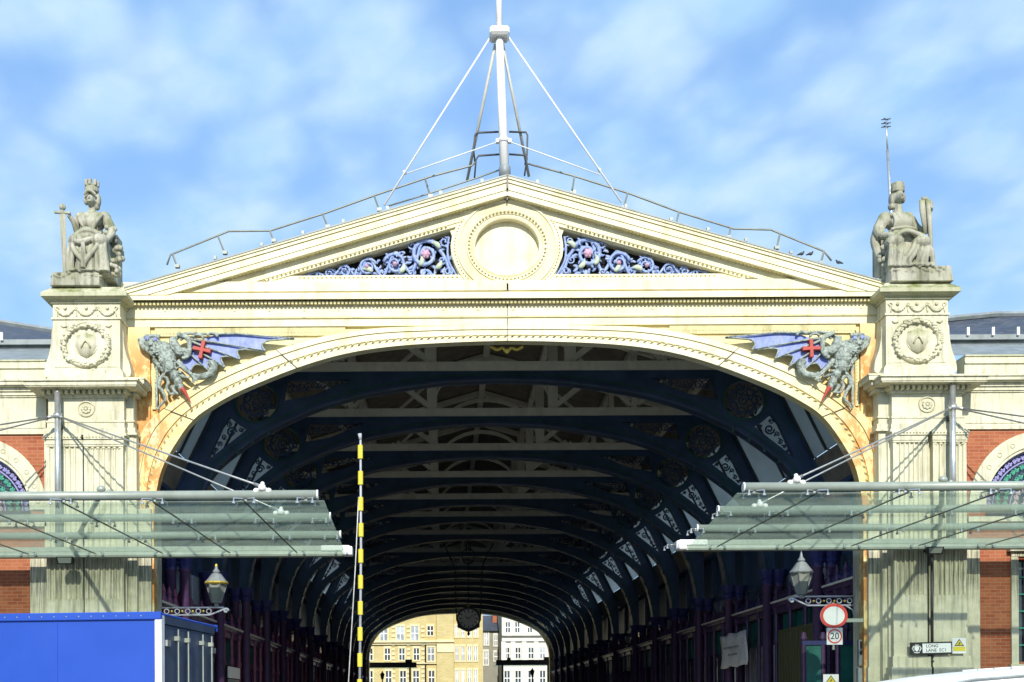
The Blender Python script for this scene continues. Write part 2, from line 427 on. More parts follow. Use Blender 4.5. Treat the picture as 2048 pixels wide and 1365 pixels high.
M['signred'] = simple('sign_red', (0.72,0.07,0.05), 0.4, 0, 0.04)
M['signwhite'] = simple('sign_white', (0.85,0.86,0.86), 0.4, 0, 0.02)
M['signblack'] = simple('sign_black', (0.02,0.02,0.02), 0.5, 0, 0.02)
M['doorblue'] = simple('faded_blue_grey_door_panel', (0.045,0.07,0.12), 0.45, 0, 0.15, 2.0, dirt=(0.09,0.10,0.08))
M['rubber'] = simple('black_rubber', (0.015,0.015,0.015), 0.8)
M['lampglass'] = simple('milky_lantern_glass', (0.24,0.26,0.23), 0.3, 0, 0.1, 5.0)
M['gold'] = simple('gilt_paint', (0.55,0.42,0.08), 0.4, 0.4)
M['vault'] = simple('lilac_white_bracket_paint', (0.52,0.53,0.62), 0.5, 0, 0.1)
M['yellowbrick'] = None
def ybrick(name, a, b):
    t = NT(name); g = t.n('ShaderNodeNewGeometry'); sp = t.n('ShaderNodeSeparateXYZ'); t.l(g.outputs['Position'], sp.inputs[0])
    cb = t.n('ShaderNodeCombineXYZ'); t.l(t.math('ADD', sp.outputs[0], sp.outputs[1]), cb.inputs[0]); t.l(sp.outputs[2], cb.inputs[1])
    br = t.n('ShaderNodeTexBrick'); t.l(cb.outputs[0], br.inputs['Vector'])
    for k, v in (('Scale', 1.0), ('Mortar Size', 0.01), ('Brick Width', 0.45), ('Row Height', 0.16)): br.inputs[k].default_value = v
    br.inputs['Color1'].default_value = (*a, 1); br.inputs['Color2'].default_value = (*b, 1); br.inputs['Mortar'].default_value = (*[c*0.8 for c in b], 1)
    c = t.mix(t.ramp(t.noise(0.5, 6, 0.65, t.pos()), 0.35, 0.7, 0, 0.5), br.outputs[0], tuple(x*0.7 for x in a))
    t.bsdf(c, 0.85, 0, br.outputs['Fac'], -0.3, 0.01, 0.2); return t.m
M['yellowbrick'] = ybrick('yellow_stock_brick', (0.62,0.52,0.26), (0.52,0.43,0.19))
M['buffstone'] = stone_mat('buff_dressing_stone', (0.74,0.66,0.44), (0.66,0.58,0.36), 0.1, 0.2)
M['whitestone'] = stone_mat('white_stucco', (0.72,0.71,0.64), (0.62,0.62,0.56), 0.05, 0.3)
M['greystone'] = stone_mat('grey_stucco', (0.30,0.30,0.26), (0.24,0.24,0.21), 0.1, 0.3)
M['roseglass'] = simple('window_tracery_green', (0.05,0.32,0.22), 0.5)
M['lilac'] = simple('window_tracery_lilac', (0.30,0.28,0.58), 0.5)
SKY_S, CLOUD_C, CLOUD_S, BLUE_C, BLUE_S, SUN_E, EXPO = 0.10, (0.49,0.73,1.0), 0.92, (0.25,0.52,1.0), 0.46, 4.4, 0.22
M['vanwhite'] = M['white']
M['clockface'] = simple('pale_clock_dial', (0.86,0.85,0.78), 0.5)
M['bannercloth'] = simple('white_banner_cloth', (0.75,0.76,0.78), 0.7)
# ================================================================ MARKET HALL
hall = tag(empty('market_hall', (0,0,0)), 'cream iron and stone market gateway with gabled front, deep vaulted avenue and brick wings', 'market hall')
XM = 0.0
def zc(py): return Z(py, 0.0)
# --- arch curves (half spans measured from the centre line)
IN = [(0,683),(100,685.5),(218,692),(318,706),(411,731.5),(518,773),(580,804),(632,841),(678,907),(697,950),(706,1000),(709,1050)]
OUT = [(0,652),(150,653),(295,660),(435,690),(593,752),(704,828),(738,880),(752,960),(755,1050)]
def curve(pts, n=10):
    c = spline([(dx/90.0, zc(py)) for dx, py in pts], n)
    return c
def both(c): return [(-x, z) for x, z in reversed(c)] + c[1:]
inr = curve(IN, 8); 
def byparam(c, n):            # resample to n points by length so two curves pair up
    L = [0]
    for i in range(1, len(c)): L.append(L[-1]+math.dist(c[i], c[i-1]))
    out = []; j = 0
    for k in range(n):
        t = L[-1]*k/(n-1)
        while j < len(c)-2 and L[j+1] < t: j += 1
        u = (t-L[j])/(L[j+1]-L[j]) if L[j+1] > L[j] else 0
        out.append((c[j][0]+(c[j+1][0]-c[j][0])*u, c[j][1]+(c[j+1][1]-c[j][1])*u))
    return out
NA = 70
inr = byparam(curve(IN, 8), NA); outr = byparam(curve(OUT, 8), NA)
leg_in = [(709/90.0, -0.0)]; leg_out = [(755/90.0, -0.0)]
def lerpc(a, b, t): return [(p[0]+(q[0]-p[0])*t, p[1]+(q[1]-p[1])*t) for p, q in zip(a, b)]
def full(c, leg=True):
    h = list(c) + ([(c[-1][0], 0.0)] if leg else [])
    return both(h)

EX = X(245, 640); EX2 = X(1770, 640)     # ends of the iron front
# base plate with the arched opening
m = MB()
plate_out = [(-8.72, 0), (-8.72, zc(585)), (8.62, zc(585)), (8.62, 0)]
m.prism(plate_out[:1] + plate_out[1:] + [(p[0], p[1]) for p in reversed(full(lerpc(inr, outr, 0.15)))], 0.10, 0.24)
plate = m.build('arch_wall', M['cream_yellow'], hall)
# archivolt: three stepped bands + soffit
m = MB()
m.strip(full(inr), full(lerpc(inr, outr, 0.32)), -0.02, 0.26)
m.strip(full(lerpc(inr, outr, 0.32)), full(lerpc(inr, outr, 0.40)), 0.03, 0.40)
m.strip(full(lerpc(inr, outr, 0.40)), full(lerpc(inr, outr, 0.70)), -0.01, 0.40)
m.strip(full(lerpc(inr, outr, 0.74)), full(lerpc(inr, outr, 0.97)), -0.035, 0.40)
arv = m.build('archivolt', M['cream'], hall)
m = MB(); m.strip(full(lerpc(inr, outr, 0.70)), full(lerpc(inr, outr, 0.74)), 0.0, 0.25); m.build('groove', M['cream_grime_shade'], arv)
m = MB(); m.strip(full(lerpc(inr, outr, 0.97)), full(lerpc(inr, outr, 1.02)), 0.0, 0.2); m.build('groove', M['cream_grime_shade'], arv)
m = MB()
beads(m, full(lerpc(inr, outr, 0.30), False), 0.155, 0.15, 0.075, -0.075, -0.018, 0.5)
m.build('egg_moulding', M['cream_grime_shade'], arv)
# joints across the archivolt
m = MB()
near = lambda xx: min(range(NA), key=lambda i: abs(inr[i][0]-xx))
for ix in (0, near(4.7), near(7.0)):
    for sgn in (-1, 1):
        if ix == 0 and sgn > 0: continue
        a = inr[ix]; b = outr[ix]
        dx, dz = b[0]-a[0], b[1]-a[1]; l = math.hypot(dx, dz); nx, nz = -dz/l*0.006, dx/l*0.006
        q = [(a[0]-nx, a[1]-nz), (a[0]+nx, a[1]+nz), (b[0]+nx, b[1]+nz), (b[0]-nx, b[1]-nz)]
        m.prism([(sgn*p[0], p[1]) for p in q], -0.042, 0.0)
m.box(-0.02, 0.02, -0.10, 0.05, zc(590), zc(571)); m.box(-0.008, 0.008, -0.004, 0.05, zc(655), zc(608))
m.build('casting_joint', M['black'], arv)
# little keystone boss hanging under the crown
m = MB()
pts = spline([(-0.36, 0.0), (-0.22, -0.07), (-0.1, -0.03), (0, -0.12), (0.1, -0.03), (0.22, -0.07), (0.36, 0.0)], 4)
m.tube([(x, 0.30, zc(686)+z) for x, z in pts], 0.035, 6); m.sphere((0, 0.30, zc(695)), 0.06, 0.05, 0.06)
m.build('crown_ornament', M['gold'], arv)

# --- entablature (frieze) and horizontal cornice
m = MB()
x0, x1 = EX, EX2
m.box(x0, x1, 0.0, 0.35, zc(633), zc(607))
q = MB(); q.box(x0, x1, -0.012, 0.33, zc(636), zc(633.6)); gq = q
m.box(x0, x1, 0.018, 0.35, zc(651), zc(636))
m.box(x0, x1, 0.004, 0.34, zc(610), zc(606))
fr = m.build('frieze', M['cream'], hall); gq.build('groove', M['cream_grime_shade'], fr)
q = MB(); q.box(x0, x1, -0.004, 0.2, zc(587.3), zc(585.8)); q.build('groove', M['cream_grime_shade'], fr)
m = MB()
for i in range(21):
    px = 330 + i*69.6
    c = W(px, 619.5, 0.0); m.sphere((c.x, 0.0, zc(619.5)), 0.035, 0.02, 0.035, 8, 4)
for i in range(60): 
    x = x0+0.1+i*(x1-x0-0.2)/59; m.sphere((x, -0.005, zc(645)), 0.010, 0.012, 0.010, 5, 3) if i % 3 == 0 else None
m.build('frieze_boss', M['cream'], fr, smooth=True)
m = MB()
m.box(x0-0.02, x1+0.02, -0.20, -0.17, Z(597,-.2), Z(588.5,-.2)); m.box(x0-0.02, x1+0.02, -0.17, 0.3, Z(597,-.2)+.07, Z(588.5,-.2)); m.box(x0-0.0, x1+0.0, -0.17, 0.3, Z(589,-.17), Z(584.5,-.17)); m.box(x0, x1, -0.10, 0.3, zc(584.5), zc(565))
m.box(x0, x1, -0.05, 0.3, zc(608), zc(603)); m.box(x0, x1, 0.22, 0.3, zc(603), zc(590))
hc = m.build('horizontal_cornice', M['cream'], hall)
m = MB()
n = int((x1-x0)/0.085)
for i in range(n):
    x = x0+0.03+i*0.085; m.box(x, x+0.050, -0.12, -0.045, Z(607,-.12), Z(601,-.12))
m.build('dentil_row', M['cream_grime_shade'], hc)

# --- side bands and spandrel frames
for s, xa, xb in ((-1, X(245, 800), X(300, 800)), (1, X(1722, 800), X(1770, 800))):
    m = MB()
    m.box(xa, xb, 0.02, 0.35, 0.0 if False else zc(1000), zc(651))
    m.build('corner_band', M['cream_rusty'], hall)
    m = MB()
    e = 309 if s < 0 else 1714
    xe = X(e, 760)
    beads(m, [(xe, zc(664)), (xe, zc(812))], 0.075, 0.05, 0.055, 0.02, 0.09)
    xt = X(690, 664) if s < 0 else X(1340, 664)
    beads(m, [(X(e, 664), zc(664)), (xt, zc(662))], 0.075, 0.05, 0.055, 0.02, 0.09)
    m.box(min(xe, xt), max(xe, xt), 0.05, 0.2, zc(669), zc(651))
    m.box(xe-0.02-0.05*(s<0), xe+0.02+0.05*(s>0), 0.05, 0.2, zc(815), zc(664))
    m.box(xe-0.10*s-0.012, xe-0.10*s+0.012, 0.04, 0.2, zc(805), zc(668))
    m.build('spandrel_frame', M['cream_grime_shade'], hall)

# --- pediment
AP = 351.0; SL = 0.2865; TIP = 782/90.0
def rk(off, dx, Y=0.0): Y = min(Y, 0.0); return (dx/90.0*(D+Y)/D, Z(AP + abs(dx)*SL + off, Y))
def band(mb, o0, o1, y0, y1, d0=0, d1=782, ycut=587):
    for s in (-1, 1):
        da = min(d1, (ycut-AP-o0)/SL); db = min(d1, (ycut-AP-o1)/SL)
        pts = [rk(o0, d0, y0), rk(o0, da, y0), rk(o1, db, y0), rk(o1, d0, y0)]
        pts = [(s*p[0], p[1]) for p in pts]
        mb.prism(pts, y0, y1)
m = MB()
band(m, 0, 6, -0.27, 0.9); band(m, 5.8, 14, -0.24, 0.9); band(m, 16.8, 29, -0.215, 0.9)
band(m, 30.8, 40.5, -0.20, 0.9, 0, 772); band(m, 40, 44.5, 0.36, 0.5, 0, 745)
rc = m.build('raking_cornice', M['cream'], hall)
m = MB(); band(m, 13.6, 17, -0.20, 0.8); m.build('groove', M['cream_grime_shade'], rc); m = MB(); band(m, 28.6, 31, -0.19, 0.8); m.build('groove', M['cream_grime_shade'], rc)
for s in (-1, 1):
    m = MB(); beads(m, [(s*p[0], p[1]) for p in (rk(48, 3), rk(48, 655))], 0.085, 0.062, 0.075, -0.17, -0.03); m.build('egg_moulding', M['cream_grime_shade'], rc)
    m = MB(); beads(m, [(s*p[0], p[1]) for p in (rk(69.8, 118), rk(69.8, 560))], 0.10, 0.075, 0.055, -0.065, 0.0); m.build('bead_moulding', M['cream_grime_shade'], rc)
m = MB(); m.box(-0.02, 0.02, -0.29, -0.1, zc(389), zc(357)); m.box(-0.015, 0.015, -0.16, -0.0, zc(407), zc(394)); m.build('apex_joint', M['black'], rc)
m = MB(); band(m, 44.5, 50, -0.04, 0.5, 0, 735); band(m, 50, 66, -0.02, 0.5, 0, 715); band(m, 66, 73.5, 0.0, 0.5, 0, 690)
m.build('raking_fascia', M['cream'], hall)
# tympanum plate with the round hole and the two tracery openings
RC = (0.0, zc(494)); 
opL = [(fx(-434), zc(548.5)), (fx(-114), zc(459))] + [ (RC[0]+113/90*math.cos(a), RC[1]+98/90*math.sin(a)) for a in [PI-0.24, PI-0.05, PI+0.18, PI+0.40]] + [(fx(-97), zc(548))]
opL = [(p[0], p[1]) for p in opL]
opR = [(-p[0], p[1]) for p in reversed(opL)]
hole = ell(RC[0], RC[1], 64/90, 55/90, 48)
outp = [(fx(-700), zc(567)), (fx(700), zc(567)), (0, zc(AP+66))]
outp = [(fx(-650), zc(566)), (fx(650), zc(566)), (fx(650), zc(AP+650*SL+20)), (0, zc(AP+66)), (fx(-650), zc(AP+650*SL+20))]
m = MB(); m.prism(outp, 0.06, 0.40, [opL, opR, hole]); m.build('tympanum', M['cream'], hall)
m = MB(); m.box(fx(-700), fx(700), 0.0, 0.3, zc(563), zc(560)); m.box(fx(-690), fx(690), 0.03, 0.3, zc(560), zc(549.5)); m.box(fx(-760), fx(760), -0.02, 0.3, zc(586), zc(563))
bb = m.build('tympanum_base_band', M['cream'], hall)
m = MB(); beads(m, [(fx(-420), zc(554)), (fx(-95), zc(554))], 0.1, 0.07, 0.05, -0.015, 0.03); m.build('bead_moulding', M['cream_grime_shade'], bb); m = MB(); beads(m, [(fx(95), zc(554)), (fx(420), zc(554))], 0.1, 0.07, 0.05, -0.015, 0.03)
m.build('bead_moulding', M['cream_grime_shade'], bb)
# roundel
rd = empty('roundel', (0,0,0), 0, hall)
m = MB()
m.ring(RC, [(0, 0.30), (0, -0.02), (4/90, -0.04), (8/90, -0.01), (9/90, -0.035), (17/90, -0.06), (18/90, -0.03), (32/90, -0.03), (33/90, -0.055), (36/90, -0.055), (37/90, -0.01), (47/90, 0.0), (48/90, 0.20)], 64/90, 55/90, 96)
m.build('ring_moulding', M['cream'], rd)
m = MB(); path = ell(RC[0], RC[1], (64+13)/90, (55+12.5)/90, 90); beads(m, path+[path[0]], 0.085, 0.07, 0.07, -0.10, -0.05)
m.build('egg_moulding', M['cream_grime_shade'], rd); m = MB(); path = ell(RC[0], RC[1], (64+41)/90, (55+41)/90, 90, PI*0.80, PI*1.25); beads(m, path, 0.075, 0.05, 0.05, -0.05, 0.0)
m.build('bead_moulding', M['cream_grime_shade'], rd); m = MB(); path = ell(RC[0], RC[1], (64+41)/90, (55+41)/90, 90, -PI*0.25, PI*0.20); beads(m, path, 0.075, 0.05, 0.05, -0.05, 0.0)
m.build('bead_moulding', M['cream_grime_shade'], rd)
m = MB(); m.prism(ell(RC[0], RC[1], 66/90, 57/90, 48), 0.16, 0.25); m.build('blank_disc', M['cream'], rd)

# --- scrollwork tracery panels
def spiral(cx, cz, r, a0, turns, sgn, n=34, rin=0.22):
    return [(cx+(r*(1-(1-rin)*k/n))*math.cos(a0+sgn*turns*2*PI*k/n), cz+(r*(1-(1-rin)*k/n))*math.sin(a0+sgn*turns*2*PI*k/n)) for k in range(n+1)]
def leafblob(mb, x, z, ang, L, w, y):
    n = 6; pts = []
    for k in range(n+1):
        t = k/n; pts.append((x+math.cos(ang+0.9*t)*L*t, y, z+math.sin(ang+0.9*t)*L*t))
    mb.tube(pts, [w*math.sin(PI*min(1, 0.12+0.86*k/n))+0.004 for k in range(n+1)], 6, sy=0.6)
def tracery(side):
    root = empty('tracery_panel', (0,0,0), 0, hall); tag(root, 'light blue scrollwork panel with pink roses, %s of the roundel' % ('left' if side < 0 else 'right'))
    def P(px, py, y=0.16):      # measured on the left panel, mirrored for the right
        x = (px-1016)/90.0; return (x if side < 0 else -x, y, zc(py+1))
    m = MB(); lo = opL if side < 0 else opR; m.prism([(p[0], p[1]) for p in lo], 0.36, 0.43); m.build('backing', M['void'], root)
    m = MB(); rnd = random.Random(3)
    cs = [(853,503,31,0.4,1.5,1),(791,522,23,2.9,1.5,-1),(736,528,18.5,0.4,1.5,1),(690,536,12.5,2.9,1.4,-1),(659,540,9.5,0.5,1.3,1),(636,543.5,6,2.9,1.2,-1),(890,478,11,1.5,1.4,-1),(898,538,10.5,4.2,1.4,1),(886,515,8,0.3,1.3,-1),(823,540,8,3.6,1.3,1),(764,541,6.5,1.0,1.2,-1),(714,543,5,0,1.1,1),(826,485,9,2.0,1.2,1),(617,544,4.5,0,1.0,1),(600,546.5,2.5,0,1.0,1)]
    for (cx, cy, r, a, tn, sg) in cs:
        sp = spiral(cx, cy, r, a, tn, sg)
        m.tube([P(q[0], 2*cy-q[1], 0.17-0.05*(k/len(sp))) for k, q in enumerate(sp)], [max(0.018, r/90*0.16*(1-0.4*k/len(sp))) for k in range(len(sp))], 6, sy=0.8)
        for k in range(2, len(sp)-3, 4):
            q = sp[k]; ang = math.atan2(q[1]-cy, q[0]-cx)
            for io in (0, 1):
                a2 = ang + (PI if io else 0) + sg*1.0
                p = P(q[0], 2*cy-q[1], 0.15)
                aa = a2 if side < 0 else PI-a2
                leafblob(m, p[0], p[2], aa, r/90*(0.34 if not io else 0.26), r/90*0.09, 0.15)
    stem = spline([(592,547.5),(614,542),(636,537),(661,549),(690,523),(716,547),(737,508),(766,545),(792,497),(824,538),(850,470),(886,500),(905,545)], 8)
    m.tube([P(a, b, 0.19) for a, b in stem], [0.018+0.028*k/len(stem) for k in range(len(stem))], 6)
    edge = spline([(900,468),(897,490),(899,515),(908,534),(916,546)], 5); m.tube([P(a, b, 0.16) for a, b in edge], 0.028, 6)
    m.tube([P(610,547), P(914,547)], 0.016, 5)
    for k in range(170):
        px = 596+rnd.random()*308; top = 548-(px-590)*(86/315.0)+6; py = top+rnd.random()*(546-top)
        p = P(px, py); sc = 0.06+0.10*(px-590)/315; leafblob(m, p[0], p[2], rnd.random()*6.28, sc, sc*0.24, 0.22)
    m.build('scrollwork', M['scroll'], root, smooth=True)
    for cx, cy, r in ((853,503,11.5),(791,523,6),(735,528,5)):
        q = MB(); c = P(cx, cy, 0.10); r *= .8; q.sphere(c, r/90*0.8, 0.05, r/90*0.8, 10, 6)
        for k in range(6):
            a = k*PI/3; q.sphere((c[0]+r/90*0.62*math.cos(a), 0.12, c[2]+r/90*0.62*math.sin(a)), r/90*0.45, 0.05, r/90*0.45, 8, 5)
        q.build('rose', M['rose'], root, smooth=True)
    for cx, cy, a in ((840,525,0.5),(880,492,1.6),(872,530,0),(800,538,0.2),(745,538,2)):
        q = MB(); c = P(cx, cy, 0.14); leafblob(q, c[0], c[2], a, 0.22, 0.06, 0.13); q.build('leaf', M['leaf'], root, smooth=True)
tracery(-1); tracery(1)

# --- dragons
def remesh(mb, name, mat, parent, voxel=0.02, smooth=4, fold=None, origin=None):
    o = mb.build(name+'_raw', mat)
    r = o.modifiers.new('r', 'REMESH'); r.mode = 'VOXEL'; r.voxel_size = voxel; r.use_smooth_shade = True
    if smooth: sm = o.modifiers.new('s', 'SMOOTH'); sm.iterations = smooth; sm.factor = 0.5
    dg = bpy.context.evaluated_depsgraph_get(); e = o.evaluated_get(dg)
    me = bpy.data.meshes.new_from_object(e); bpy.data.objects.remove(o)
    if fold: fold(me)
    me.materials.clear(); me.materials.append(mat); me.polygons.foreach_set('use_smooth', [True]*len(me.polygons)); me.name = name
    q = bpy.data.objects.new(name, me); COL.objects.link(q)
    if parent is not None: q.parent = parent
    return q
def dragon(side):
    root = empty('dragon_relief', (0,0,0), 0, hall)
    tag(root, 'silver grey dragon relief with blue wing and red cross in the %s spandrel' % ('left' if side < 0 else 'right'))
    def P(cx, cy, y=0.0):
        px = 260+cx/6.023; py = 650+cy/6.023
        if side > 0: px = 1447+(591-px)*0.926; py -= 2.5
        w = W(px, py, 0.0); return (w.x, y-0.09, w.z)
    def P2(cx, cy): a = P(cx, cy); return (a[0], a[2])
    S = 1/(6.023*90)
    # membrane
    wing = [(1080,125),(1400,135),(1990,185),(1700,205),(1620,235),(1600,275),(1640,335),(1440,315),(1330,320),(1300,350),(1340,440),(1220,400),(1130,405),(1105,430),(1155,535),(1060,480),(970,450),(945,480),(985,600),(900,520),(820,495),(770,520),(740,570),(640,470),(700,300),(760,200),(900,190)]
    m = MB(); m.prism([P2(*p) for p in wing], -0.10, -0.07); mem = m.build('wing_membrane', M['wingblue'], root)
    m = MB()
    for pth, r in ((((560,210),(640,150),(760,130),(980,140),(1300,135),(1600,160),(1990,187)), 22), (((760,200),(1000,232),(1300,280),(1640,337)), 17), (((760,230),(950,300),(1150,370),(1340,442)), 17), (((730,290),(900,380),(1060,470),(1158,540)), 17), (((700,330),(800,430),(900,520),(985,600)), 15)):
        sp = spline(list(pth), 6); m.tube([P(a, b, -0.06) for a, b in sp], [S*r*(1-0.72*k/len(sp)) for k in range(len(sp))], 6)
    for pth in (((1990,190),(1700,208),(1620,238),(1602,280),(1640,335)), ((1640,338),(1440,318),(1330,322),(1302,352),(1340,440)), ((1340,442),(1220,402),(1132,407),(1107,432),(1155,535)), ((1155,537),(1060,482),(972,452),(947,482),(985,600)), ((985,600),(900,520),(820,497),(772,522),(745,575))):
        sp = spline(list(pth), 5); m.tube([P(a, b, -0.03) for a, b in sp], S*13, 5)
    # curled feathers above the arm
    for cx, cy in ((840,190),(1010,170),(690,225)):
        sp = [(cx+60*math.cos(a), cy+38*math.sin(a)) for a in [PI*1.05+PI*k/10 for k in range(11)]]
        m.tube([P(a, b, -0.09) for a, b in sp], S*17, 6)
    m.build('wing_rib', M['dragon'], root, smooth=True)
    # body
    m = MB(); rnd = random.Random(11)
    for cx, cy, a, b, d in ((330,290,90,100,0.10),(420,330,110,110,0.14),(470,430,110,120,0.16),(500,530,90,100,0.15),(560,640,60,75,0.14),(600,720,52,70,0.12),(635,790,34,60,0.10),(260,240,90,60,0.08),(180,215,62,52,0.06)):
        c = P(cx, cy, -0.04); m.sphere(c, a*S, d*1.15, b*S, 12, 8)
    for k in range(170):
        t = rnd.random(); cx = 300+t*260+rnd.uniform(-90, 90); cy = 260+t*330+rnd.uniform(-60, 60)
        m.sphere(P(cx, cy, -0.17+abs(rnd.gauss(0, .02))), 13*S, 0.03, 13*S, 6, 4)
    def limb(pts, rs, y=-0.1):
        sp = spline(pts, 6); n = len(sp); rr = []
        for k in range(n):
            t = k/(n-1)*(len(rs)-1); i = min(int(t), len(rs)-2); rr.append((rs[i]+(rs[i+1]-rs[i])*(t-i))*S)
        m.tube([P(a, b, y) for a, b in sp], rr, 8)
    limb([(540,190),(560,280),(620,360),(690,350),(700,420),(650,440)], [45,62,58,40,30,20], -0.1)       # curled shoulder
    limb([(600,150),(720,200),(745,300),(735,400),(680,440)], [30,34,28,24,14], -0.12)
    limb([(1000,470),(1025,540),(985,620),(900,650),(820,650),(790,615)], [52,48,46,42,36,20], -0.08)    # tail
    limb([(600,470),(680,560),(770,640),(820,700)], [34,32,24,16], -0.12)                                 # leg
    for e in ((850,715),(800,740),(760,735)): limb([(800,690),e], [14,7], -0.13)
    limb([(590,600),(660,650),(720,670)], [26,22,12], -0.1)
    limb([(720,670),(760,650)], [12,8], -0.1)
    limb([(140,190),(170,280),(260,350),(330,420)], [34,34,28,22], -0.05)                                  # ear fin
    limb([(200,170),(300,165),(380,180)], [24,26,30], -0.08)
    limb([(430,620),(380,680),(370,760),(420,840),(440,920),(390,980),(345,1045)], [30,26,22,22,20,16,10], -0.03)
    limb([(450,650),(480,720),(460,780),(500,850),(560,850)], [24,22,18,18,14], -0.05)
    limb([(320,520),(345,620),(330,760),(335,900),(330,1030)], [16,16,18,16,10], 0.0)
    limb([(300,430),(400,560),(440,620)], [26,22,24], -0.02)
    limb([(520,760),(560,830),(600,860)], [30,22,14], -0.06)
    remesh(m, 'body', M['dragon'], root, 0.010, 1)
    m = MB()
    for cx, cy in ((330,215),(236,205)): m.sphere(P(cx, cy, -0.14), 30*S, 0.03, 24*S, 8, 5)
    m.build('eye_hollow', M['void'] if False else M['wingblue'], root)
    # cross
    m = MB(); c = P(890, 335)
    L = 108*S; w = 25*S; a = math.radians(-12 if side < 0 else 2)
    pts = [(-w,-L),(w,-L),(w*0.8,-w*0.8),(L,-w),(L,w),(w*0.8,w*0.8),(w,L),(-w,L),(-w*0.8,w*0.8),(-L,w),(-L,-w),(-w*0.8,-w*0.8)]
    m.prism([(c[0]+p[0]*math.cos(a)-p[1]*math.sin(a), c[2]+p[0]*math.sin(a)+p[1]*math.cos(a)) for p in pts], -0.24, -0.10)
    m.build('red_cross', M['cross'], root, bevel=0.01)
    m = MB(); sp = spline([(655,800),(690,850),(730,920),(765,985)], 5); m.tube([P(a, b, -0.12) for a, b in sp], [S*34*(1-0.93*k/(len(sp)-1)) for k in range(len(sp))], 8)
    m.build('tongue', M['cross'], root, smooth=True)
dragon(-1); dragon(1)

# --- stone gate piers
def stackbox(mb, xl, xr, yf, yb, rows, rev=()):
    for (p0, p1, pr) in rows: mb.box(xl-pr, xr+pr, yf-pr, yb, Z(p1, yf-pr)-.003, Z(p0, yf-pr)+.006)
def pilaster(mb, xl, xr, yf, z0, z1, nf=6):
    pts = [(xl, yf+0.22), (xl, yf)]; w = (xr-xl); pad = 0.06; fw = (w-2*pad)/nf
    for i in range(nf):
        a = xl+pad+i*fw+fw*0.12; b = xl+pad+(i+1)*fw-fw*0.12
        pts += [(a, yf)] + [(a+(b-a)*(0.5-0.5*math.cos(PI*k/5)), yf+0.045*math.sin(PI*k/5)) for k in range(1, 5)] + [(b, yf)]
    pts += [(xr, yf), (xr, yf+0.22)]
    mb.zprism(pts, z0, z1)
def festoon(mb, xl, xr, yf, zt, h):
    n = 3; w = (xr-xl)/n
    for i in range(n):
        a = xl+i*w; sp = [(a+w*k/12, yf, zt-h*0.25-h*0.55*math.sin(PI*k/12)) for k in range(13)]
        mb.tube(sp, [0.012+0.028*math.sin(PI*k/12) for k in range(13)], 6)
        for k in range(2, 11): mb.sphere((sp[k][0], yf-0.02, sp[k][2]+random.uniform(-.02,.02)), 0.024, 0.02, 0.024, 5, 4)
        mb.sphere((a+w/2, yf-0.01, zt-h*0.3), 0.04, 0.03, 0.04, 6, 4)
    for i in range(n+1):
        x = xl+i*w; x = min(max(x, xl+0.05), xr-0.05)
        mb.tube([(x+0.045*math.cos(t*0.5)*(1-t/16), yf-0.01, zt-h*0.35+0.05*math.sin(t*0.5)*(1-t/16)) for t in range(13)], 0.013, 5)
        mb.tube([(x, yf, zt-h*0.5), (x+0.02, yf, zt-h*0.95)], 0.015, 5)
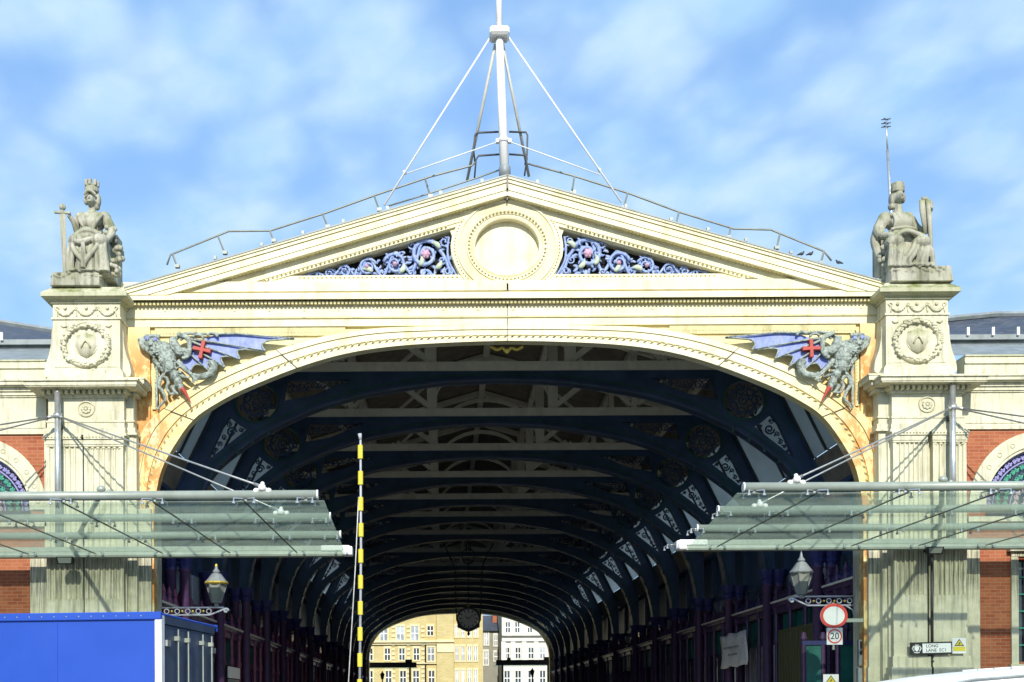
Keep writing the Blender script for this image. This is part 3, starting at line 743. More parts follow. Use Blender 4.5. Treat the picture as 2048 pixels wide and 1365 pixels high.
def pier(side):
    root = empty('stone_pier', (0,0,0), 0, hall)
    tag(root, 'stone gate pier %s' % ('carrying the statue with the sword' if side < 0 else 'carrying the statue with the staff'))
    YF = -0.52
    if side < 0: pl, pr = X(106,660,YF), X(240,660,YF); cl, cr = X(92,900,YF), X(246,900,YF); co = (X(95,780,YF), X(247,780,YF))
    else: pl, pr = X(1772,660,YF), X(1896,660,YF); cl, cr = X(1784,900,YF), X(1934,900,YF); co = (X(1785,780,YF), X(1926,780,YF))
    yb = 0.9
    # pedestal
    m = MB()
    m.box(pl, pr, YF, yb, Z(738,YF), Z(604,YF))
    m.box(pl-0.03, pr+0.03, YF-0.03, yb, Z(636,YF), Z(632,YF))
    m.box(pl+0.04, pr-0.04, YF-0.012, yb, Z(731,YF), Z(640,YF))
    m.frustum((pl-0.10, pr+0.10, YF-0.10, yb), Z(757,YF), (pl-0.06, pr+0.06, YF-0.06, yb), Z(740,YF))
    m.box(pl-0.03, pr+0.03, YF-0.03, yb, Z(740,YF), Z(736,YF))
    ped = m.build('pedestal', M['stone'], root)
    m = MB()
    m.box(pl-0.04, pr+0.04, YF-0.04, yb, Z(604,YF), Z(600,YF)); m.box(pl-0.08, pr+0.08, YF-0.08, yb, Z(600,YF), Z(594,YF))
    m.frustum((pl-0.10, pr+0.10, YF-0.10, yb), Z(595,YF-.1), (pl-0.19, pr+0.19, YF-0.19, yb), Z(588,YF-.2))
    m.box(pl-0.20, pr+0.20, YF-0.20, yb, Z(588,YF-.2), Z(580,YF-.2))
    m.frustum((pl-0.20, pr+0.20, YF-0.20, yb), Z(580,YF-.2), (pl-0.0, pr+0.0, YF-0.0, yb), Z(571,YF))
    m.build('pedestal_cap', M['mossy'], root)
    m = MB(); festoon(m, pl+0.04, pr-0.04, YF-0.01, Z(605,YF), 0.30); m.build('festoon', M['stone'], root, smooth=True)
    # wreath
    cx = (pl+pr)/2; cz = Z(688,YF); R = 0.46
    m = MB(); rnd = random.Random(5)
    m.ring((cx, cz), [(-0.06, YF), (-0.05, YF-0.05), (0, YF-0.085), (0.05, YF-0.05), (0.06, YF)], R*1.06, R*0.94, 48)
    for k in range(64):
        a = 2*PI*k/64; rr = R+rnd.uniform(-.045, .045); m.sphere((cx+rr*1.06*math.cos(a), YF-0.075, cz+rr*.94*math.sin(a)), 0.042, 0.035, 0.032, 6, 4)
    m.ring((cx, cz), [(-0.01, YF), (0, YF-0.035), (0.02, YF-0.035), (0.03, YF)], 0.22, 0.21, 32)
    sh = [(-0.2,0.2),(-0.07,0.24),(0,0.28),(0.07,0.24),(0.2,0.2),(0.22,-0.02),(0.12,-0.2),(0,-0.27),(-0.12,-0.2),(-0.22,-0.02)]
    m.prism([(cx+a*1.05, cz+b) for a, b in sh], YF-0.05, YF)
    m.tube([(cx-0.3,YF-0.03,cz+0.42),(cx-0.2,YF-0.05,cz+0.46),(cx,YF-0.05,cz+0.50),(cx+0.2,YF-0.05,cz+0.46),(cx+0.3,YF-0.03,cz+0.42)], 0.03, 6)
    for s in (-1, 1):
        m.tube([(cx+s*0.1,YF-0.07,cz-0.06),(cx+s*0.05,YF-0.08,cz+0.05),(cx,YF-0.08,cz+0.1)], 0.02, 5)
        m.tube([(cx+s*0.42,YF-0.03,cz+0.42),(cx+s*0.5,YF-0.03,cz+0.40),(cx+s*0.55,YF-0.03,cz+0.44)], 0.018, 5)
    m.build('wreath', M['stone'], root, smooth=True)
    # main cornice with return towards the arch
    m = MB()
    rows = [(754,757,0.42),(757,766,0.38),(766,769,0.36),(784,788,0.06),(788,791,0.04),(838,841,0.03),(841,853,0.015),(853,864,0.04),(864,868,0.07)]
    stackbox(m, co[0], co[1], YF+0.02, yb, rows)
    m.box(co[0], co[1], YF+0.04, yb, Z(868,YF), Z(772.5,YF)); m.box(co[0]+.2, co[1]-.2, YF+0.3, yb, Z(772.5,YF), Z(769,YF))
    # set-back part beside the arch: one block narrower, standing proud of the iron front
    if side < 0: sl, sr = co[1]-0.02, X(268, 830, -0.25)
    else: sl, sr = X(1755, 830, -0.25), co[0]+0.02
    m.box(sl, sr, -0.30, yb, Z(1005,-.3), Z(769,-.3))
    for (p0, p1, q) in [(759,762,0.32),(762,771,0.30),(771,779,0.22),(784,790,0.10),(838,841,0.03),(853,864,0.05),(864,868,0.09)]:
        m.box(sl-(q if side > 0 else 0), sr+(q if side < 0 else 0), -0.30-q*0.9, yb-0.01, Z(p1,-.3)-0.004, Z(p0,-.3)-0.004)
    m.build('cornice', M['stone'], root)
    m = MB(); w = co[1]-co[0]; n = 15
    for i in range(n):
        x = co[0]-0.10+i*(w+0.2-0.065)/(n-1); m.box(x, x+0.065, YF-0.14, YF+0.1, Z(783,YF-.14), Z(773,YF-.14))
    m.box(co[0]-0.12, co[1]+0.12, YF-0.02, yb-0.02, Z(784,YF), Z(772.5,YF))
    m.build('dentil_row', M['stone_grime_shade'], root)
    # frieze rosette + carved strip
    m = MB(); rx = (co[0]+co[1])/2
    zz = Z(814, YF); m.ring((rx, zz), [(-0.01, YF+0.04), (0, YF+0.01), (0.02, YF+0.01), (0.03, YF+0.04)], 0.165, 0.15, 28)
    for k in range(8): a = k*PI/4; m.sphere((rx+0.075*math.cos(a), YF+0.03, zz+0.07*math.sin(a)), 0.045, 0.03, 0.04, 6, 4)
    m.sphere((rx, YF+0.02, zz), 0.04, 0.03, 0.04, 6, 4)
    m.build('rosette', M['stone'], root, smooth=True)
    # shafts
    m = MB()
    m.box(cl-0.03, cr+0.03, YF+0.16, yb-0.03, Z(1330,YF), Z(866,YF))
    if side < 0: pa = [(X(92,900,YF), X(165,900,YF)), (X(168,900,YF), X(246,900,YF))]
    else: pa = [(X(1786,900,YF), X(1853,900,YF)), (X(1866,900,YF), X(1933,900,YF))]
    for a, b in pa:
        pilaster(m, a, b, YF, Z(1195,YF), Z(890,YF))
        m.box(a-0.003, b+0.003, YF+0.006, YF+0.3, Z(1318,YF), Z(1195,YF))
        m.box(a-0.012, b+0.012, YF-0.015, YF+0.3, Z(890,YF), Z(886,YF))
        m.box(a-0.02, b+0.02, YF-0.03, YF+0.3, Z(886,YF), Z(876,YF)); m.box(a-0.04, b+0.04, YF-0.06, YF+0.3, Z(876,YF), Z(868,YF))
        m.box(a-0.05, b+0.05, YF-0.06, YF+0.3, Z(1340,YF), Z(1318,YF)); m.box(a-0.09, b+0.09, YF-0.10, YF+0.3, 0, Z(1340,YF))
    m.box(cl-0.10, cr+0.10, YF-0.03, yb-0.04, 0, Z(1352,YF))
    shaft = m.build('fluted_pilaster', M['stone'], root)
    for a, b in pa:
        m = MB(); beads(m, [(a-0.03, Z(872,YF)), (b+0.03, Z(872,YF))], 0.07, 0.05, 0.05, YF-0.10, YF-0.06); m.build('capital_beads', M['stone_grime_shade'], root); m = MB()
        beads(m, [(a, Z(893,YF)), (b, Z(893,YF))], 0.12, 0.10, 0.06, YF-0.025, YF+0.0)
    m.build('capital_beads', M['stone_grime_shade'], root)
    # inner return (toward the opening) and outer quoin, lower storey
    m = MB()
    if side < 0: i0, i1, i2 = X(250,1150,-.2), X(276,1150,-.2), X(305,1150,0); q0, q1 = X(57,1150,-.2), X(92,1150,-.2)
    else: i0, i1, i2 = X(1783,1150,-.2), X(1762,1150,-.2), X(1733,1150,0); q0, q1 = X(1964,1150,-.2), X(1932,1150,-.2)
    m.box(i0, i1, -0.28, yb-0.05, 0, Z(862,-.28)); m.box(i1, i2, -0.12, yb-0.06, 0, Z(1015,-.12))
    m.box(q0, q1, -0.10, yb-0.08, 0, Z(1093,-.1)); m.box(X(88 if side<0 else 1926, 950,-.1), q1, -0.08, yb-0.09, Z(1093,-.1), Z(868,-.1))
    m.box(i2-0.03, i2+0.03, -0.15, 0.2, 0, Z(1340,0))
    m.build('return_pilaster', M['stone'], root)
    m = MB()
    jx = [X(p, 1150, YF) for p in ((167,) if side < 0 else (1858,))]
    for j in jx: m.tube([(j, YF+0.10, 0.2), (j, YF+0.10, Z(1110,YF))], 0.035, 8)
    if side > 0: m.tube([(X(1862,1200,YF), YF-0.05, Z(1322,YF)), (X(1862,1200,YF), YF-0.05, Z(1105,YF))], 0.03, 8); m.tube([(X(1862,1200,YF), YF-0.05, Z(1329,YF)), (X(1862,1200,YF), YF-0.05, Z(1324,YF))], [0.045, 0.012], 8)
    m.build('rainwater_pipe', M['darkmetal'], root, smooth=True)
pier(-1); pier(1)
# console scrolls flanking the pedestals
m = MB()
for s, x in ((-1, X(94,700,-.3)), (-1.0, X(262,700,-.3)), (1, X(1754,700,-.3)), (1, X(1910,700,-.3))):
    pass
for px, sg in ((246, 1), (1764, -1), (104, -1), (1898, 1)):
    w = 20/90*0.98
    pts = [(0,Z(757)),(w,Z(757)),(w*0.95,Z(735)),(w*0.6,Z(715)),(w*0.35,Z(690)),(w*0.3,Z(668)),(0,Z(655))]
    xx = X(px, 700, -0.3)
    m = MB(); m.prism([(xx+sg*(p[0]-0.06), p[1]) for p in spline(pts, 3)], -0.30, 0.5); m.build('scroll_bracket', M['stone'], hall)

# --- side wings
def wing(side):
    root = empty('side_wing', (0,0,0), 0, hall)
    tag(root, 'red brick %s wing with arched tracery window and slate roof' % ('left' if side < 0 else 'right'))
    xi = X(92, 800, 0) if side < 0 else X(1930, 800, 0); xo = xi+side*11
    acx = X(-52, 1018) if side < 0 else X(2084, 1012); acz = zc(1016)
    x0, x1 = min(xi, xo), max(xi, xo)
    a_out = ell(acx, acz, 147/90, 147/90, 30, PI, 0); 
    hole = [(acx-112/90, zc(1300))] + ell(acx, acz, 112/90, 112/90, 24, PI, 0) + [(acx+112/90, zc(1300))]
    # rectangular openings below, arch above: one tall hole for the arch head, one for the window
    archh = ell(acx, acz, 114/90, 114/90, 28, PI, 0)
    archh = archh + [(archh[-1][0], zc(1040)), (archh[0][0], zc(1040))]
    wcx = acx-(25/90 if side < 0 else 0); wl, wr = (wcx-50/90, wcx+50/90)
    winh = [(wl, zc(1330)), (wr, zc(1330)), (wr, zc(1125)), (wl, zc(1125))]
    m = MB(); m.prism([(x0, 0), (x1, 0), (x1, zc(864)), (x0, zc(864))], 0.0, 0.4, [archh, winh]); m.build('brick_wall', M['brick'], root)
    m = MB()
    ring_o = ell(acx, acz, 147/90, 147/90, 40, PI, 0); ring_i = ell(acx, acz, 112/90, 112/90, 40, PI, 0); ring_m = ell(acx, acz, 118/90, 118/90, 40, PI, 0)
    m.strip(ring_m, ring_o, -0.06, 0.3); m.strip(ring_i, ring_m, -0.02, 0.3)
    m.box(acx-150/90, acx+150/90, -0.08, 0.3, zc(1050), zc(1040))
    for k in range(13):
        a = PI*(k+0.5)/13; c = (acx+131/90*math.cos(a), acz+131/90*math.sin(a)); m.ring(c, [(0,-0.06),(0.01,-0.075),(0.025,-0.06)], 0.035, 0.035, 12)
    m.build('window_arch', M['stone'], root)
    tr = MB(); tr2 = MB(); tr3 = MB()
    for R_, mb, nn in ((101, tr2, 34), (84, tr, 26), (68, tr, 20), (48, tr3, 14), (30, tr3, 10), (14, tr, 5)):
        for k in range(nn):
            a = PI*(k+0.5)/nn; cx, cz = acx+R_/90*math.cos(a), acz+R_/90*math.sin(a)
            rr = R_*PI/nn/2/90*0.95; sp = spiral(cx, cz, rr, a, 1.2, 1 if k % 2 else -1, 14)
            mb.tube([(p[0], 0.14, p[1]) for p in sp], 0.014, 5)
            for q in range(3): leafblob(mb, cx, cz, a+q*2.1, rr*1.1, 0.014, 0.13)
    for R_ in (110, 93, 58, 22): tr2.tube([(p[0], 0.14, p[1]) for p in ell(acx, acz, R_/90, R_/90, 40, PI, 0)], 0.018, 5)
    tr2.build('lilac_tracery', M['lilac'], root); tr.build('green_tracery', M['roseglass'], root); tr3.build('rose_tracery', M['rose'], root)
    m = MB(); m.box(acx-1.3, acx+1.3, 0.26, 0.29, zc(1345), zc(896)); m.build('glazing', M['winglass'], root)
    # stone window surround
    m = MB(); fw = 14/90
    m.box(wl-fw, wl, -0.05, 0.25, zc(1335), zc(1120)); m.box(wr, wr+fw, -0.05, 0.25, zc(1335), zc(1120)); m.box(wl-fw, wr+fw, -0.06, 0.25, zc(1120), zc(1110)); m.box(wl-fw-.08, wr+fw+.08, -0.16, 0.2, zc(1110), zc(1100))
    m.box(wl-fw-.05, wr+fw+.05, -0.12, 0.25, zc(1345), zc(1335))
    m.build('window_surround', M['stone'], root)
    m = MB()
    for k in range(1, 4): m.box(wl+(wr-wl)*k/4-.015, wl+(wr-wl)*k/4+.015, 0.18, 0.22, zc(1330), zc(1125))
    for k in range(1, 6): z = zc(1330)+(zc(1125)-zc(1330))*k/6; m.box(wl, wr, 0.185, 0.225, z-.015, z+.015)
    m.build('glazing_bar', M['roseglass'], root)
    # entablature, cornice, parapet
    m = MB()
    for (p0, p1, pr) in [(864,857,0.05),(857,852,0.02),(852,838,0.035),(838,790,0.0),(790,786,0.03),(786,778,0.06),(778,768,0.10),(768,765,0.20),(765,757,0.24),(757,754,0.27)]:
        m.box(x0-0.05, x1, -pr, 0.4, Z(p0,-pr)-.003, Z(p1,-pr)+.004)
    m.build('entablature', M['stone'], root)
    m = MB(); m.box(x0, x1, 0.02, 0.4, zc(754), zc(733)); m.box(x0, x1, -0.02, 0.45, zc(733), zc(729)); m.box(x0, x1, 0.0, 0.45, zc(729), zc(719))
    m.build('parapet', M['stone'], root)
    m = MB(); m.box(x0, x1, -0.03, 0.46, zc(719), zc(716)); m.build('mossy_coping', M['mossy'], root)
    # glass/lead slopes and slate hip behind
    y1, y2, y3 = 0.9, 2.2, 7.5
    m = MB(); z = lambda p, Y: Z(p, Y)
    m.add([(x0, 0.5, z(717,.5)), (x1, 0.5, z(717,.5)), (x1, y2, z(693,y2)), (x0, y2, z(693,y2))], [(0,1,2,3)])
    m.box(x0, x1, y2, y2+0.12, z(694,y2), z(688,y2)-0.01); m.box(x0, x1, y2-0.12, y2+0.3, z(688,y2), z(678,y2))
    m.build('lead_gutter', M['lead'], root)
    if side > 0:
        e0 = X(1895,678,y2+.3); ex = x1; pk0 = W(1987,634,y3); ze = z(678, y2+.3); w0 = W(1898, 656, 4.4)
        vs = [(e0-1.0, y2+.3, ze), (ex, y2+.3, ze), (ex, y3, pk0.z), (pk0.x, y3, pk0.z), (e0-1.0, y3, W(1875,664,y3).z)]
    else:
        e0 = X(106,678,y2+.3); ex = x0; pk0 = W(-60,640,y3); ze = z(686, y2+.3)
        vs = [(e0+1.0, y2+.3, ze), (ex, y2+.3, ze), (ex, y3, pk0.z), (pk0.x, y3, pk0.z), (e0+1.0, y3, W(130,697,y3).z)]
    f = [(0,1,2,3,4)] if side > 0 else [(4,3,2,1,0)]
    m = MB(); m.add(vs, f); m.build('slate_roof', M['slate'], root)
    m = MB(); m.tube([(v[0], v[1]-0.05, v[2]+0.05) for v in vs[2:]], 0.09, 6); m.build('ridge_capping', M['lead'], root)
    for k in range(4):
        m = MB(); px = 1934+k*50 if side > 0 else 5-k*50
        xx = X(px, 670, y2-.1); m.box(xx-.03, xx+.03, y2-.18, y2-.12, z(681,y2), z(665,y2)); m.build('snow_guard_post', M['white'], root)
    # body of the wing behind
    m = MB(); m.box(x0+(0.0 if side<0 else 1.6), x1-(1.6 if side<0 else 0.0), 0.4, 74, 0, 6.4); m.build('wing_block', M['brick'], root)
wing(-1); wing(1)

# --- roof of the gable behind the cornice
m = MB()
zr = zc(352); ze = zc(352+782*SL)
for s in (-1, 1):
    m.add([(0, 0.3, zr), (s*8.69, 0.3, ze), (s*8.69, 74.5, ze), (0, 74.5, zr), (0, 0.3, zr-.15), (s*8.69, 0.3, ze-.15), (s*8.69, 74.5, ze-.15), (0, 74.5, zr-.15)],
          [(0,1,2,3),(4,7,6,5),(0,4,5,1),(1,5,6,2),(2,6,7,3)])
m.build('main_roof', M['plank'], hall)
for s in (-1, 1):
    for i in range(7):
        m = MB(); px = 60+i*85+random.uniform(-14, 14); x = s*px/90; z = Z(349.5+px*SL, -.27)
        m.box(x-.03, x+.03, -0.27, -0.2, z-.01, z+.05+random.random()*.02); m.build('roof_clip', M['rail'], hall)
m = MB()
for s in (-1, 1): m.strip([(0, Z(352.5,-.27)), (s*8.45, Z(352.5+774*SL,-.27))], [(0, Z(349.5,-.27)), (s*8.45, Z(349.5+774*SL,-.27))], -0.285, 0.28)
m.build('lead_flashing', M['lead'], hall)

# ================================================================ the avenue inside
dist = [19439/d for d in (676, 585, 516, 462, 418, 383, 347)] + [62.4] + [19439/d for d in (283, 267, 251, 239, 226, 215)] + [95.0]
RY = [d - D for d in dist]
RIN = [(0,9.73),(1.6,9.65),(3.27,9.39),(4.05,9.2),(4.81,8.94),(5.83,8.46),(6.38,8.11),(7.07,7.56),(7.45,6.95),(7.66,6.3),(7.78,5.7),(7.80,5.45)]
rin = byparam(spline(RIN, 6), 44)
outl = [(8.05,5.45),(8.02,7.1),(7.10,9.08),(6.62,9.97)]
poly = both(rin) + outl + [(-p[0], p[1]) for p in reversed(outl)]
def pt_hole(s): return [(s*x, z) for x, z in ((6.33,8.55),(6.55,8.68),(6.77,8.86),(6.95,8.62),(7.34,7.76))]
def long_hole(s): return [(s*x, z) for x, z in ((3.7,9.78),(5.30,9.78),(5.44,9.25),(4.7,9.38))]
holes = []
for s in (-1, 1): holes += [ell(s*6.10, 9.22, 0.52, 0.48, 22), pt_hole(s), long_hole(s)]
ribroot = empty('arch_rib', (0, 0, 0), 0, hall)
m = MB(); m.prism(poly, -0.09, 0.09, holes)
m.strip(both(rin), both(offset(rin, 0.05)), -0.2, 0.2)
for s in (-1, 1): m.strip([(s*p[0], p[1]) for p in outl], [(s*(p[0]+0.05), p[1]+0.03) for p in outl], -0.17, 0.17)
rp = m.build('rib_plate', M['rib'], ribroot)
m = MB(); m.strip(both(offset(rin, 0.16)), both(offset(rin, 0.20)), -0.105, -0.085)
for s in (-1, 1):
    m.ring((s*6.10, 9.22), [(0,-.12),(0.05,-.12),(0.05,-.08),(0,-.08)], 0.52, 0.48, 24)
    for k in range(9):
        i = 26+k*2; q = rin[i] if i < 44 else rin[-1]
        m.box(s*(q[0]+0.02)-.03, s*(q[0]+0.02)+.03, -.225, -.2, q[1]-.12, q[1]+.03)
m.build('rib_beading', M['ribteal'], ribroot)
rnd = random.Random(2)
for s in (-1, 1):
    m = MB()
    for k in range(7):
        a = k*2*PI/7; cx, cz = s*6.10+0.30*math.cos(a), 9.22+0.28*math.sin(a)
        m.tube([(p[0], 0, p[1]) for p in spiral(cx, cz, 0.15, a, 1.3, s, 12)], 0.024, 5)
        leafblob(m, cx, cz, a+1, 0.2, 0.035, 0); leafblob(m, cx, cz, a-1.5, 0.2, 0.03, 0)
    m.tube([(p[0], 0, p[1]) for p in spiral(s*6.10, 9.22, 0.16, 0, 1.5, s, 14)], 0.03, 5)
    m.build('rib_tracery', M['rib'], ribroot); m = MB()
    m.tube([(p[0], 0, p[1]) for p in spiral(s*6.74, 8.50, 0.13, 0, 1.5, -s, 14)], 0.026, 5)
    for (cx, cz, r) in ((6.50,8.56,0.06),(6.80,8.70,0.07),(6.92,8.38,0.07),(7.02,8.20,0.07),(7.12,8.06,0.05),(7.2,7.95,0.04)):
        m.tube([(p[0], 0, p[1]) for p in spiral(s*cx, cz, r, rnd.random()*6, 1.3, s, 10)], 0.018, 5); leafblob(m, s*cx, cz, rnd.random()*6, 0.1, 0.02, 0)
    m.build('rib_tracery', M['rib'], ribroot); m = MB()
    for k in range(9):
        cx = 3.95+k*0.17; r = 0.05+0.014*k
        m.tube([(p[0], 0, p[1]) for p in spiral(s*cx, 9.77-r*1.1, r, k, 1.3, s, 10)], 0.016, 5); leafblob(m, s*cx, 9.6, rnd.random()*6, 0.14, 0.02, 0)
    m.build('rib_tracery', M['rib'], ribroot)
cols = []
for s in (-1, 1):
    for cx in (7.93, 8.28):
        cr = empty('column', (s*cx, 0, 0), 0, hall); cols.append(cr)
        m = MB(); m.lathe([(0.10,0.0),(0.17,0.0),(0.17,0.5),(0.14,0.6),(0.135,5.0),(0.16,5.02),(0.16,5.07)], (0, 0.0, 0), 10); m.build('column_shaft', M['purple'], cr, smooth=True)
        m = MB(); m.lathe([(0.15,5.07),(0.15,5.12),(0.19,5.2),(0.16,5.25),(0.23,5.4),(0.25,5.45),(0.25,5.5)], (0, 0.0, 0), 10); m.build('column_capital', M['capblue'], cr)
        cr.location = (s*cx, RY[0], 0)
ribroot.location = (0, RY[0], 0)
for y in RY[1:]:
    copy_tree(ribroot, hall, (0, y, 0))
    for cr in cols: copy_tree(cr, hall, (cr.location.x, y, 0))
# roof trusses standing on the ribs
tr = empty('roof_truss', (0,0,0), 0, hall)
m = MB()
m.box(-6.6, 6.6, -0.14, 0.14, 9.975, 10.20)
m.build('tie_beam', M['truss'], tr)
def bar(mb, a, b, w, y0, y1):
    dx, dz = b[0]-a[0], b[1]-a[1]; l = math.hypot(dx, dz); nx, nz = -dz/l*w/2, dx/l*w/2
    mb.prism([(a[0]-nx, a[1]-nz), (b[0]-nx, b[1]-nz), (b[0]+nx, b[1]+nz), (a[0]+nx, a[1]+nz)], y0, y1)
zt = lambda x: zr-0.2-abs(x)*(zr-ze)/8.69
for s in (-1, 1):
    m = MB(); m.box(s*1.75-.14, s*1.75+.14, -0.10, 0.10, 10.175, zt(1.75)); m.build('truss_post', M['truss'], tr); m = MB(); m.box(s*4.1-.08, s*4.1+.08, -0.10, 0.10, 10.175, zt(4.1)); m.build('truss_post', M['truss'], tr)
m = MB()
for s in (-1, 1):
    bar(m, (s*1.86, 10.3), (s*3.1, 11.0+0.3), 0.14, -0.08, 0.08); bar(m, (s*4.0, 10.25), (s*3.2, 11.25), 0.12, -0.08, 0.08)
    bar(m, (s*4.2, 10.3), (s*5.2, 11.2), 0.12, -0.08, 0.08); bar(m, (s*1.9, 12.2), (s*3.9, 10.4), 0.08, -0.06, 0.06)
    arc = [(s*(1.66-1.66*math.sin(t)), 10.35+1.15*(1-math.cos(t))*1.0) for t in [PI/2*k/8 for k in range(9)]]
    arc = [(s*1.66*math.cos(PI/2*k/8), 10.25+1.35*math.sin(PI/2*k/8)) for k in range(9)]
    m.strip(arc, [(p[0]*1.0, p[1]+0.12) for p in arc], -0.05, 0.05)
    bar(m, (0, zt(0)-0.1), (s*8.2, zt(8.2)-0.1), 0.18, -0.08, 0.08)
m.build('truss_brace', M['truss'], tr)
tr.location = (0, RY[0]+0.02, 0)
for y in RY[1:]: copy_tree(tr, hall, (0, y+0.02, 0))
# longitudinal purlins
m = MB()
for s in (-1, 1):
    for x in (1.75, 4.1, 6.3): m.box(s*x-.09, s*x+.09, 0.9, 74, zt(x)-.22, zt(x)-.02)
m.box(-.1, .1, 0.9, 74, zt(0)-.2, zt(0)-.02)
m.build('purlin', M['truss'], hall)
# glazed slopes between ribs, each bay its own part
edges = [0.95] + RY + [73.8]
for s in (-1, 1):
    first = None
    for i in range(len(edges)-1):
        y0, y1 = edges[i]+0.2, edges[i+1]-0.2
        A = (s*6.94, 9.45); B = (s*7.80, 7.72); nmid = 2 if y1-y0 < 6 else 3
        m = MB()
        for k in range(nmid):
            a = y0+(y1-y0)*k/nmid+0.04; b = y0+(y1-y0)*(k+1)/nmid-0.04
            m.add([(A[0], a, A[1]), (A[0], b, A[1]), (B[0], b, B[1]), (B[0], a, B[1])], [(0,1,2,3)])
        m.build('glazed_slope', M['roofglass'], hall)
    mull = empty('glazing_frame', (0,0,0), 0, hall)
    for i in range(len(edges)-1):
        y0, y1 = edges[i]+0.2, edges[i+1]-0.2; nmid = 2 if y1-y0 < 6 else 3
        for k in range(nmid+1):
            y = y0+(y1-y0)*k/nmid; m = MB()
            m.add([(A[0]-.05*s, y-.04, A[1]), (A[0]-.05*s, y+.04, A[1]), (B[0]-.05*s, y+.04, B[1]), (B[0]-.05*s, y-.04, B[1]), (A[0]+.05*s, y-.04, A[1]), (A[0]+.05*s, y+.04, A[1]), (B[0]+.05*s, y+.04, B[1]), (B[0]+.05*s, y-.04, B[1])],
                  [(0,1,2,3),(7,6,5,4),(0,4,5,1),(1,5,6,2),(2,6,7,3),(3,7,4,0)]); m.build('glazing_mullion', M['darkmetal'], mull)
    m = MB(); m.strip([(s*6.70, 10.0), (s*6.94, 9.47)], [(s*6.78, 10.02), (s*7.02, 9.50)], 0.9, 74); m.build('sloping_board', M['plank'], hall)
    m = MB(); m.strip([(s*7.80, 7.70), (s*8.14, 7.0)], [(s*7.86, 7.74), (s*8.20, 7.0)], 0.9, 74); m.build('sloping_board', M['plank'], hall)
    # boarding from glass head to eaves, wall from glass foot down
    m = MB(); xs = sorted((s*6.70, s*6.62))
    m.box(xs[0], xs[1], 0.9, 74, 10.0, zt(6.62)+0.1)
    m.build('clerestory_board', M['plank'], hall)
    m = MB(); xs = sorted((s*8.55, s*8.75)); m.box(xs[0], xs[1], 0.5, 74.2, 5.6, 7.05); xs = sorted((s*8.15, s*8.75)); m.box(xs[0], xs[1], 0.9, 74, 6.9, 7.04)
    for y in RY: m.box(s*8.5-.1, s*8.5+.1, y-.15, y+.15, 5.5, 7.0)
    m.build('upper_wall', M['rib'], hall)
# shop storey, one front per bay
def shop(side):
    zk = 4.05 if side < 0 else 4.5
    xw = side*8.5
    m = MB(); xs = sorted((xw, side*8.75)); m.box(xs[0], xs[1], 0.9, 74.2, 0, 5.6); m.build('arcade_wall', M['rib'], hall)
    m = MB(); xs = sorted((side*8.02, xw)); m.box(xs[0], xs[1], 0.95, 74, zk-0.12, zk); xs = sorted((side*8.10, xw)); m.box(xs[0], xs[1], 0.95, 74, zk-.3, zk-.12)
    m.build('shop_cornice', M['truss'] if False else M['purple'], hall)
    m = MB(); xs = sorted((side*7.98, side*8.04)); m.box(xs[0], xs[1], 0.95, 74, zk+0.0, zk+0.05)
    m.build('cornice_edge', M['truss'], hall)
    for i in range(len(edges)-1):
        y0, y1 = edges[i]+0.25, edges[i+1]-0.25
        root = empty('shop_front', (0,0,0), 0, hall)
        n = 3; xs = sorted((side*8.28, xw))
        for k in range(n):
            a = y0+(y1-y0)*k/n+.09; b = y0+(y1-y0)*(k+1)/n-.09
            m = MB(); m.box(xs[0], xs[1], a, b, 0.1, 1.1); m.build('lower_panel', M['teal'], root)
            m = MB(); m.box(xs[0], xs[1], a, b, zk-1.1, zk-.32); m.build('upper_panel', M['teal'], root)
        xs = sorted((side*8.36, xw))
        for k in range(n):
            a = y0+(y1-y0)*k/n+.09; b = y0+(y1-y0)*(k+1)/n-.09; m = MB(); m.box(xs[0], xs[1], a, b, 1.1, zk-1.1)
            m.build('shop_window', M['winglass'] if (i+side) % 3 else M['paleglass'], root)
        for k in range(n+1):
            y = y0+(y1-y0)*k/n
            m = MB(); m.lathe([(0.07,0),(0.10,0.2),(0.06,0.5),(0.055,zk-1.2),(0.09,zk-1.1),(0.06,zk-0.9),(0.06,zk-0.3),(0.11,zk-.12),(0.10,zk+.1),(0.05,zk+.25),(0.07,zk+.34),(0.01,zk+.5)], (side*8.12, y, 0), 8); m.build('post', M['pink'] if side < 0 else M['purple'], root)
        xs = sorted((side*8.44, side*8.52))
        for k in range(4):
            a = y0+(y1-y0)*k/4+.1; b = y0+(y1-y0)*(k+1)/4-.1; m = MB(); m.box(xs[0], xs[1], a, b, zk+.35, 5.3); m.build('upper_window', M['paleglass'] if i % 2 else M['winglass'], root)
        m = MB()
        for k in range(n):
            a = y0+(y1-y0)*(k+.5)/n
            for dy in (-.35, 0, .35): m.tube([(side*8.14, p[0], p[1]) for p in spiral(a+dy, zk+.16, .12, 0, 1.3, 1, 10)], 0.02, 4)
        m.tube([(side*8.14, y0, zk+.3), (side*8.14, y1, zk+.3)], 0.02, 4)
        m.build('cresting', M['purple'] if i % 2 else M['capblue'], root)
shop(-1); shop(1)
# pinkish curving flank plates linking the posts: upper valance inside the flanks
# far end wall with its arch
m = MB()
m.prism([(-8.75, 0), (-8.75, 13.0), (8.75, 13.0), (8.75, 0)] + list(reversed(full(lerpc(inr, outr, -0.02)))), 74.3, 75.2)
m.build('end_arch_wall', M['cream'], hall)
